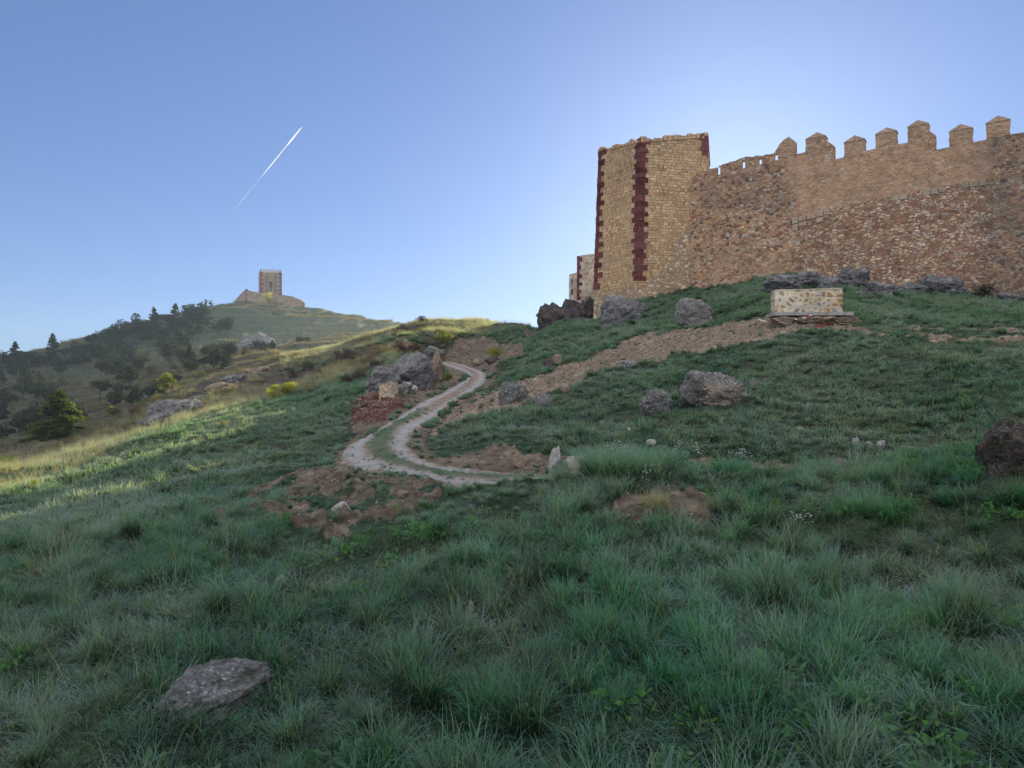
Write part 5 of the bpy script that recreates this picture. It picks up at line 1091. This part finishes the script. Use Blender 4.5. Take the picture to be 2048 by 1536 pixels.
def proto_tree(kind, seed):
    if kind == 'cone': c = crown_cone(seed, 1500, .075, w=.62); m = ML_['dark']
    elif kind == 'round': c = crown_round(seed, 1400, .075, w=.95, h=1, base=.12, lobes=16); m = ML_['dark']
    elif kind == 'umbrella': c = crown_round(seed, 1200, .065, w=.95, h=1, base=.42, lobes=12); m = ML_['dark']
    elif kind == 'bush': c = crown_round(seed, 1000, .085, w=1.5, h=1, base=.02, lobes=12); m = ML_['olive']
    elif kind == 'pine': c = crown_round(seed, 2600, .05, w=.75, h=1, base=.22, lobes=14); m = ML_['pine']
    elif kind == 'twig': c = crown_round(seed, 2200, .11, w=1.4, h=1, base=.0, lobes=18, twig=True); m = ML_['brown']
    elif kind == 'yellow': c = crown_round(seed, 4200, .040, w=1.15, h=1, base=.05, lobes=11); m = ML_['yellow']
    elif kind == 'spring': c = crown_round(seed, 2200, .05, w=1.15, h=1, base=.2, lobes=14); m = ML_['spring']
    me = mesh_np('crown', c[0], c[1], uv=c[2], smooth=False); me.materials.append(m)
    tm = trunk_mb(1, .03 if kind not in ('twig', 'yellow', 'bush') else .016, 5 if kind != 'cone' else 0, seed).build('trunk', M_BARK, me_only=True)
    return me, tm
PROTO = {}
def tree(kind, name, label, cat, px, py, hpx, group=None, var=0, Y=None, sx=1.0, rz=None, mat=None, dz=-.05):
    key = (kind, var)
    if key not in PROTO: PROTO[key] = proto_tree(kind, 500+var*13+len(kind))
    cm, tm = PROTO[key]
    if mat: cm = cm.copy(); cm.materials.clear(); cm.materials.append(ML_[mat])
    p = at(px, py, Y) if Y else GH(px, py)
    if Y: p.z = float(height(p.x, p.y))
    h = hpx*p.y/F; r = empty(name, p+Vector((0, 0, dz*h)), rz if rz is not None else random.uniform(0, 6.28), label, cat, group); r.scale = (h*sx, h*sx, h)
    link('trunk', tm, None, r); link('crown', cm, None, r); return r
# --- skyline trees of the far hill, left to right
SK = [('round', 12, 732, 34, 'dark bushy tree at the left picture edge on the skyline'), ('cone', 30, 727, 46, 'narrow dark conifer nearest the left picture edge on the skyline'), ('round', 50, 722, 30, 'dark tree between the narrow conifer and the round skyline pine group'), ('umbrella', 64, 718, 30, 'small round topped tree on the skyline left of the broad conifer'), ('round', 82, 716, 22, 'low dark tree touching the left side of the broad skyline conifer'),
      ('cone', 106, 712, 44, 'broad dark conifer with pointed top, standing alone on the left skyline'), ('umbrella', 138, 698, 22, 'small open pine right of the broad conifer on the skyline'), ('bush', 160, 694, 14, 'low dark bush on the skyline right of the small open pine'), ('umbrella', 177, 690, 16, 'tiny round pine on the skyline between the low bushes'),
      ('umbrella', 200, 684, 26, 'round pine at the left end of the dense skyline grove'), ('round', 216, 680, 24, 'second tree from the left of the dense skyline grove'), ('round', 234, 676, 30, 'third tree from the left of the dense skyline grove'), ('round', 252, 672, 34, 'dark tree in the middle of the dense skyline grove'), ('round', 272, 666, 40, 'biggest rounded tree of the dense skyline grove'), ('umbrella', 290, 664, 30, 'last tree on the right of the dense skyline grove'),
      ('cone', 308, 658, 40, 'small conifer left of the tallest skyline conifer'), ('umbrella', 330, 652, 34, 'pale topped pine close to the tallest skyline conifer'), ('cone', 350, 650, 46, 'tallest pointed conifer on the skyline, left of the big round trees'), ('umbrella', 364, 648, 30, 'thin tree right of the tallest skyline conifer'), ('round', 382, 652, 42, 'left one of the big round trees nearest the far castle'), ('round', 402, 652, 54, 'biggest round tree nearest the far castle on the skyline')]
for i, (k, px, py, h, lb) in enumerate(SK): tree(k, {'cone': 'conifer', 'round': 'evergreen_tree', 'umbrella': 'pine_tree', 'bush': 'bush'}[k], lb, 'tree' if k != 'bush' else 'bush', px, py+8, h*1.4, 'trees along the far skyline', i % 4)
# --- shaded trees over the far slope
rs = random.Random(77); spots = []
tries = 0
while len(spots) < 96 and tries < 6000:
    tries += 1; px = rs.uniform(-10, 470); top = np.interp(px, [0, 200, 400, 470], [735, 690, 660, 665]); bot = np.interp(px, [0, 60, 120, 200, 300, 400, 470], [885, 880, 850, 850, 800, 760, 735])
    py = rs.uniform(top, bot)
    if any(abs(px-a)+abs(py-b)*2 < 17 for a, b in spots): continue
    if float(fbm(np.array(px*.02), np.array(py*.035), 2, 3)) < -.22: continue
    if 380 < px and 670 < py < 712: continue
    spots.append((px, py))
FAR_L = {'cone': 'dark shaded conifer scattered on the far hillside below the skyline', 'round': 'dark shaded rounded evergreen on the far hillside below the skyline', 'umbrella': 'dark shaded pine with bare lower trunk on the far hillside', 'bush': 'low dull olive bush on the shaded far hillside'}
ORD = 'first second third fourth fifth sixth seventh eighth ninth tenth eleventh twelfth thirteenth fourteenth fifteenth sixteenth seventeenth eighteenth nineteenth twentieth 21st 22nd 23rd 24th 25th 26th 27th 28th 29th 30th'.split()
KN = {'cone': ('conifer', 'pointed dark conifer', 'shaded conifers on the far hillside'), 'round': ('evergreen_tree', 'rounded dark evergreen', 'shaded evergreens on the far hillside'), 'umbrella': ('pine_tree', 'dark bare-trunked pine', 'shaded pines on the far hillside'), 'bush': ('bush', 'low olive bush', 'bushes on the far hillside')}
BAND = ['of the hill\'s highest shaded terrace', 'of the hill\'s second shaded terrace', 'of the hill\'s third shaded terrace', 'of those at the shaded hill foot']
seen = {}
for i, (px, py) in enumerate(sorted(spots)):
    k = rs.choice(['round', 'round', 'cone', 'umbrella', 'bush', 'round']); h = rs.uniform(32, 56)*(.8 if py < 720 else 1)*(.5 if k == 'bush' else 1)
    top = np.interp(px, [0, 200, 400, 470], [735, 690, 660, 665]); bot = np.interp(px, [0, 60, 120, 200, 300, 400, 470], [885, 880, 850, 850, 800, 760, 735]); b = min(3, int((py-top)/(bot-top)*4))
    q = seen.get((k, b), 0); seen[(k, b)] = q+1
    tree(k, KN[k][0], '%s, %s from left %s' % (KN[k][1], ORD[min(q, 29)], BAND[b]), 'tree' if k != 'bush' else 'bush', px, py, h, KN[k][2], i % 4, sx=1.15)
for px, py, h, k, v, lb in ((435, 660, 26, 'round', 1, 'faint tree with pale top, right of the big round skyline trees'), (598, 688, 20, 'round', 2, 'left one of two green trees on the bare far slope below the castle'), (612, 684, 20, 'umbrella', 1, 'right one of two green trees on the bare far slope below the castle'), (545, 694, 26, 'cone', 2, 'small pale topped conifer right of the large far rock face'), (490, 706, 22, 'round', 3, 'dark tree directly under the large far rock face'), (517, 700, 26, 'round', 0, 'dark tree right under the foot of the large far rock face'), (528, 702, 22, 'cone', 0, 'small conifer between tree and pale conifer near the far rock face')):
    tree(k, 'evergreen_tree' if k != 'cone' else 'conifer', lb, 'tree', px, py, h, None, v)
tree('spring', 'leafy_tree', 'yellow green leafy tree in front of the far castle walls', 'tree', 535, 612, 26, None, 0, Y=232)
# --- middle distance
def cedar():
    p = GH(122, 893); h = 4.0*1.0; Y = 46; X = (120-1024)/F*Y; z = float(height(X, Y)); H = (HY-779)/F*Y-z
    r = empty('cedar_tree', (X, Y, z), 0, 'large cedar tree with sunlit right side, standing at the left below the hill', 'tree')
    c = crown_cone(901, 26000, .045, w=1.12, tiers=13, droop=.30, pw=.72, var=(.45, 1.2)); me = mesh_np('crown', c[0]*H, c[1], uv=c[2], smooth=False); link('crown', me, ML_['cedar'], r)
    m = trunk_mb(H, .05*H, 0, 5); g = random.Random(3)
    for k in range(26):
        t = g.uniform(.08, .85); a = g.uniform(0, 6.283); L = H*.5*(1-t)**.8*.9; m.tube([(0, 0, H*t), (math.cos(a)*L*.6, math.sin(a)*L*.6, H*t+L*.12), (math.cos(a)*L, math.sin(a)*L, H*t+L*.05)], [.03*H*(1-t)+.01, .015*H*(1-t)+.006, .004], 5)
    m.build('trunk', M_BARK, r)
cedar()
tree('pine', 'pine_tree', 'small sunlit pine with round head standing on the left ridge rocks', 'tree', 331, 798, 50, None, 0)
tree('pine', 'pine_tree', 'low sunlit pine shoot right of the round headed pine', 'tree', 356, 785, 24, None, 1)
tree('cone', 'conifer', 'thin young conifer left of the round headed sunlit pine', 'tree', 312, 806, 30, None, 1, mat='pine')
tree('pine', 'bush', 'pale green bush in front of the dark trees left of the broad outcrop', 'bush', 228, 838, 34, None, 2, sx=1.3)
tree('twig', 'thorn_bush', 'dark reddish bare bush at the left end of the broad outcrop', 'bush', 272, 838, 26, None, 0)
tree('yellow', 'broom_bush', 'left half of the sunlit yellow green bush pair on the slope', 'bush', 549, 797, 38, None, 0)
tree('yellow', 'broom_bush', 'right half of the sunlit yellow green bush pair on the slope', 'bush', 576, 790, 42, None, 1)
tree('yellow', 'bush', 'sunlit yellow green bush at the left picture edge', 'bush', 12, 944, 34, None, 2)
tree('yellow', 'bush', 'small upright yellow bush in the lit grass near the left picture edge', 'bush', 69, 985, 26, None, 3, sx=.7)
tree('yellow', 'bush', 'bright leafy plant at the left picture edge in the shaded grass', 'plant', 2, 1185, 34, None, 1, sx=.8)
tree('yellow', 'bush', 'sunlit yellow green bush above the upper track bend', 'bush', 986, 722, 32, None, 2, sx=1.1)
tree('yellow', 'bush', 'rounded green bush on the knoll beside the limestone outcrop top', 'bush', 887, 688, 32, None, 0, mat='pine', sx=1.2)
tree('yellow', 'leafy_plant', 'bright green plants at the foot of the ochre cliff beside the track', 'plant', 893, 762, 18, None, 3, sx=1.6)
tree('yellow', 'leafy_plant', 'sunlit green plants right of the short wooden stake', 'plant', 884, 742, 22, None, 1, sx=.8)
tree('spring', 'flowering_bush', 'orange yellow flowering bush in the dry grass', 'bush', 452, 850, 15, None, 1, mat='orange', sx=1.5)
tree('twig', 'flowering_bush', 'small orange tinted bush on the ochre cliff top', 'bush', 878, 712, 16, None, 1, mat='orange')
TW = [(690, 728, 34, 'round bare brown bush on the ridge below the far terraces'), (805, 664, 22, 'bare brown bush group on the skyline right of the far hill'), (845, 651, 20, 'fine bare bush on the skyline left of the sunlit knoll'), (868, 648, 10, 'tiny dark bush on the top left of the sunlit knoll'), (615, 738, 22, 'dull green round bush on the dark ridge slope'), (585, 750, 22, 'dark brown thicket left below the dull green ridge bush'),
      (800, 706, 30, 'brown thicket covering the left top of the limestone outcrop'), (830, 706, 28, 'brown thicket in the middle of the limestone outcrop top'), (855, 700, 20, 'brown thicket at the right end of the limestone outcrop top'), (720, 758, 30, 'dark thicket on the slope left of the limestone outcrop'), (695, 766, 24, 'dark thicket farthest left beside the lit slope edge'), (750, 738, 24, 'dark thicket directly above the low speckled rock'), (665, 715, 14, 'low brown bush on the ridge edge left of the round bare bush'), (795, 676, 18, 'brown scrub on the ridge under the skyline bush group'), (640, 752, 16, 'low dark scrub right of the dull green ridge bush'),
      (1575, 572, 22, 'dark low bush on the leftmost wall foot outcrop'), (1845, 583, 26, 'dark bush among the wall foot outcrops'), (1968, 600, 34, 'dark spreading bush below the wall near the right picture edge'), (1398, 612, 22, 'dark creeping bush growing over the top of the ochre streaked boulder'), (1262, 655, 18, 'dark bush at the right end of the leaning tower foot rock'), (1130, 618, 20, 'bare bush on the crest left of the rear building')]
for i, (px, py, h, lb) in enumerate(TW):
    Yf = {1398: None, 1130: 57}.get(px)
    tree('twig', 'bare_bush' if px < 1200 else 'creeping_bush', lb, 'bush', px, py, h, None, i % 4, mat=('olive' if px in (615,) else 'dark' if px in (1575, 1845, 1968, 1398, 1262) else None), sx=1.15, Y=Yf)
# ------------------------------------------------------------------ small built things
M_SIGN = mat_stone('cream_mortared_sign_masonry', [(0.27, 0.165, 0.08), (0.24, 0.20, 0.19), (0.34, 0.25, 0.16), (0.28, 0.235, 0.21), (0.36, 0.22, 0.10)], (0.62, 0.545, 0.41), 4.1, 4.8, 0.17, rand=1, warp=.05, bump=.5, weather=.15)
t = NT('cement'); M_CEM = t.done(t.ramp(t.noise(t.pos(), 5, 5), [(.3, (0.22, 0.20, 0.19)), (.7, (0.38, 0.36, 0.33))]), .95, t.bump(t.noise(t.pos(), 20, 4), .4, .02))
M_SIGN2 = mat_stone('cream_mortared_small_masonry', [(0.30, 0.21, 0.13), (0.27, 0.235, 0.21), (0.36, 0.28, 0.19), (0.38, 0.27, 0.15)], (0.60, 0.54, 0.42), 8.5, 9.5, 0.17, rand=1, warp=.03, bump=.5, weather=.15)
def pier(name, label, px0, px1, pyb, pyt, Y, ang, thick, zdrop=.05, right_top=0, slab=True):
    a = at(px0, pyb, Y); W = (px1-px0)/F*Y; H = (pyb-pyt)/F*Y; r = empty(name, a+Vector((W/2, 0, 0)), ang, label, 'stone base')
    m = MB(); w = W/2; d = thick
    F0 = [(-w, 0), (w, 0), (w, d), (-w, d)]
    for i in range(4):
        p, q = F0[i], F0[(i+1) % 4]; tz = lambda v: H+(right_top*v[0]/w)
        panel(m, (p[0], p[1], -zdrop), (q[0], q[1], -zdrop), (p[0], p[1], tz(p)), (q[0], q[1], tz(q)), du=.12, u0=i*3.1+px0*.01, amp=.012, seed=i)
    m.poly([(x, y, H+right_top*x/w) for x, y in F0]); m.build('masonry_block', M_SIGN if slab else M_SIGN2, r)
    c = MB(); rr = random.Random(px0); x = -w
    while x < w-.02:
        l = min(rr.uniform(.2, .45), w-x); mz = H+right_top*(x+l/2)/w
        c.box(Matrix.Translation((x+l/2, d/2, mz+.004))@Matrix.Rotation(rr.uniform(-.01, .01), 4, 'Y'), l-.02, d+.03, .035+rr.uniform(0, .015)); x += l
    c.build('capping_slabs', M_SIGN if slab else M_SIGN2, r)
    if slab:
        s = MB(); s.box(Matrix.Translation((.10, d/2, -.13)), W+.45, d+.4, .13); s.build('concrete_footing', M_CEM, r, bevel=.01)
    return r
pier('stone_sign_base', 'low cream mortared stone sign base on a concrete slab below the wall', 1551, 1684, 625, 580, 27.6, R(-2), .5, right_top=.03)
pier('stone_sign_base', 'small cream mortared stone sign base on red earth beside the track', 757, 790, 797, 768, 26.3, R(-12), .35, right_top=.035, slab=False, zdrop=.3)
for px, py, w, h, lb in ((1570, 652, 70, 20, 'earthy rubble under the left end of the concrete footing'), (1640, 648, 84, 18, 'earthy rubble under the middle of the concrete footing'), (1700, 648, 56, 18, 'earthy rubble under the right end of the concrete footing')):
    rock(lb, px, py, w, h, 'tan', 0, sub=5, depth=.5, rough=.4, name='rubble_heap', cat='rubble')
def stake(label, px, py, hpx, r_=.02, Y=None, lean=0, name='wooden_stake'):
    p = GH(px, py) if not Y else at(px, py, Y); h = hpx*p.y/F; m = MB(); m.tube([(0, 0, -.2), (lean*.5*h, 0, h*.5), (lean*h, .01, h)], [r_, r_*.95, r_*.8], 7); o = m.build(name, M_WOOD, smooth=False); o.location = p; tag(o, label, 'stake'); return o
t = NT('weathered_wood'); M_WOOD = t.done(t.ramp(t.noise(t.vmath('MULTIPLY', t.pos(), (8, 8, 1.5)), 3, 4), [(.3, (0.16, 0.11, 0.07)), (.7, (0.40, 0.30, 0.20))]), .9)
stake('tall wooden stake standing against the ochre cliff beside the track', 857, 768, 62, .035, lean=-.12)
stake('short wooden stake near the right end of the ochre cliff', 884, 745, 34, .03, lean=-.05)
# warning tape on two thin stakes
t = NT('red_white_tape'); uvn = t.n('ShaderNodeUVMap').outputs[0]; s = t.n('ShaderNodeSeparateXYZ'); t.put(s.inputs[0], uvn)
M_TAPE = t.done(t.ramp(t.math('FRACT', t.math('MULTIPLY', t.math('ADD', s.outputs[0], s.outputs[1]), 3.2)), [(0, (0.75, 0.72, 0.70)), (.5, (0.55, 0.06, 0.05))], 'CONSTANT'), .6)
S1 = GH(1517, 652); S2 = GH(1623, 650)
for p, lb in ((S1, 'thin stake holding the left end of the red and white tape'), (S2, 'thin stake holding the right end of the red and white tape')):
    m = MB(); m.tube([(0, 0, -.1), (.01, 0, .42)], [.012, .012], 6); o = m.build('thin_stake', M_WOOD); o.location = p; tag(o, lb, 'stake')
tp = MB(); pts = []
for k in range(21):
    f = k/20; sag = -.16*math.sin(math.pi*min(1, f*1.0))-.05*math.sin(f*9); q = S1.lerp(S2, f)+Vector((0, -.02, .38+sag)); q.z = max(q.z, float(height(q.x, q.y))+.04); pts.append(q)
for k in range(20):
    a, b = pts[k], pts[k+1]; u = (a-S1).length; v = (b-S1).length; tp.poly([a-S1, b-S1, b+Vector((0, .01, .045))-S1, a+Vector((0, .01, .045))-S1], [(u, 0), (v, 0), (v, .07), (u, .07)])
o = tp.build('warning_tape', M_TAPE); o.location = S1; tag(o, 'sagging red and white warning tape in front of the stone sign base', 'tape')
# hollow bricks
t = NT('red_clay'); M_BRICK = t.done(t.ramp(t.noise(t.pos(), 9, 3), [(.3, (0.16, 0.035, 0.025)), (.7, (0.26, 0.075, 0.055))]), .9)
def hollow_brick(label, px, py, rz, tilt):
    m = MB(); L, W, H, k = .42, .26, .12, .018
    def bx(x, z, w, h): m.box(Matrix.Translation((x, 0, z)), w, L, h)
    bx(0, 0, W, k); bx(0, H-k, W, k)
    for x in (-W/2+k/2, -W/6, W/6, W/2-k/2): bx(x, k+.001, k, H-2*k-.002)
    o = m.build('hollow_brick', M_BRICK); o.location = GH(px, py, .03); o.rotation_euler = (tilt, 0, rz); tag(o, label, 'brick', 'hollow bricks on the ground'); return o
hollow_brick('right red hollow brick below the stone sign base, showing its open end', 1657, 655, R(-12), 0.02)
hollow_brick('left red hollow brick lying flat below the stone sign base', 1642, 656, R(50), -.08)
for px, py, l, rz, lb in ((1718, 640, .7, .3, 'pale board lying right of the concrete footing'), (1690, 648, .5, .1, 'thin plank lying below the concrete footing'), (820, 793, .45, .1, 'short plank on the ground right of the small stone sign base')):
    m = MB(); m.box(Matrix.Identity(4), l, .12, .03); o = m.build('plank', M_WOOD); o.location = GH(px, py, .03); o.rotation_euler = (0, .05, rz); tag(o, lb, 'plank')
# little stone shelter mouth at the right end of the knoll
def shelter():
    p = at(1027, 685, 76); r = empty('stone_shelter', p, 0, 'tiny dark shelter opening with pale frame at the right end of the sunlit knoll', 'shelter')
    m = MB(); m.box(Matrix.Translation((0, .45, -.3)), 1.0, .8, .9); m.build('dark_interior', M_DARK, r)
    for x in (-.52, .52): f = MB(); f.box(Matrix.Translation((x, 0, -.3)), .12, .14, .95); f.build('post', M_CEM, r)
    f = MB(); f.box(Matrix.Translation((0, .1, .66)), 1.3, 1.1, .12); f.build('lintel', M_CEM, r)
shelter()
# ------------------------------------------------------------------ contrail and birds, high in the sky
def contrail():
    Yt = 9000.; t = NT('contrail_ice'); uvn = t.n('ShaderNodeUVMap').outputs[0]; s = t.n('ShaderNodeSeparateXYZ'); t.put(s.inputs[0], uvn)
    d = t.n('ShaderNodeBsdfDiffuse'); d.inputs[0].default_value = (.95, .95, .95, 1); tr = t.n('ShaderNodeBsdfTranslucent'); tr.inputs[0].default_value = (.95, .95, .95, 1); tp = t.n('ShaderNodeBsdfTransparent')
    a = t.n('ShaderNodeMixShader'); a.inputs[0].default_value = .6; b = t.n('ShaderNodeMixShader')
    al = t.ramp(s.outputs[1], [(0, .95), (.36, .9), (.48, .38), (.60, .08), (.70, .04), (.84, .22), (1, .0)])
    L = t.t.links.new; L(d.outputs[0], a.inputs[1]); L(tr.outputs[0], a.inputs[2]); L(tp.outputs[0], b.inputs[1]); L(a.outputs[0], b.inputs[2]); L(al, b.inputs[0]); L(b.outputs[0], t.out.inputs[0])
    r = empty('contrail', at(604, 254, Yt), 0, 'thin white aircraft contrail slanting across the blue sky above the far castle', 'contrail'); o = r.location.copy()
    for sgn in (-1, 1):
        N = 30; pts = []; rad = []; V = []; 
        for k in range(N+1):
            f = k/N; px = 604+(464-604)*f; py = 254+(426-254)*f; spread = 1.0*math.sin(min(1, f/.22)*math.pi)*(1 if f < .22 else 0)
            pts.append(at(px+sgn*spread*.8, py+sgn*spread*.55, Yt)-o); rad.append((0.5+1.4*min(1, f/.35) if f < .4 else 1.9-1.2*min(1, (f-.4)/.3)) / F*Yt*.5)
        m = MB(); m.tube(pts, rad, 8, cap=False)
        for i in range(len(m.uv)): m.uv[i] = (m.uv[i][0], (i//8)/N)
        m.build('vapour_trail', t.m, r, smooth=True)
contrail()
def bird(label, px, py, Y, span):
    m = MB(); s = span/2
    # body spindle with head and tail, then two bent wings
    m.tube([(0, -.42*s, 0), (0, -.34*s, .02*s), (0, -.1*s, 0), (0, .25*s, 0), (0, .5*s, 0)], [.01*s, .06*s, .1*s, .06*s, .02*s], 8)
    for q in (-1, 1):
        P = [(0, -.15*s, .03*s), (q*.5*s, -.25*s, .22*s), (q*s, .05*s, .12*s), (q*.5*s, .08*s, .2*s), (0, .15*s, .03*s)]; T = [(x, y, z+.03*s) for x, y, z in P]
        m.poly(P if q < 0 else P[::-1]); m.poly(T[::-1] if q < 0 else T)
        for i in range(5): j = (i+1) % 5; m.poly([P[i], P[j], T[j], T[i]])
    o = m.build('bird', M_BIRD); o.location = at(px, py, Y); o.rotation_euler = (0, .2, 1.1); tag(o, label, 'bird')
t = NT('feathers'); M_BIRD = t.done(t.ramp(t.noise(t.pos(), 9, 3), [(.3, (0.25, 0.24, 0.25)), (.7, (0.6, 0.6, 0.6))]), .8)
bird('tiny pale bird flying left of the corner tower top', 1141, 315, 90, .32)
bird('tiny dark bird above and left of the pale bird', 1119, 300, 110, .28)
# ------------------------------------------------------------------ air
def haze(density=0.00034):
    m = MB(); m.box(Matrix.Translation((0, 210, -60)), 1600, 640, 114); me_o = None
    mt = bpy.data.materials.new('pale_air'); mt.use_nodes = True; nt = mt.node_tree; nt.nodes.clear(); out = nt.nodes.new('ShaderNodeOutputMaterial'); v = nt.nodes.new('ShaderNodeVolumePrincipled')
    v.inputs['Color'].default_value = (.56, .75, 1, 1); v.inputs['Density'].default_value = density; v.inputs['Anisotropy'].default_value = .25; nt.links.new(v.outputs[0], out.inputs['Volume'])
    o = m.build('haze', mt); o['kind'] = 'stuff'; return o
HAZE = True
if HAZE: haze()
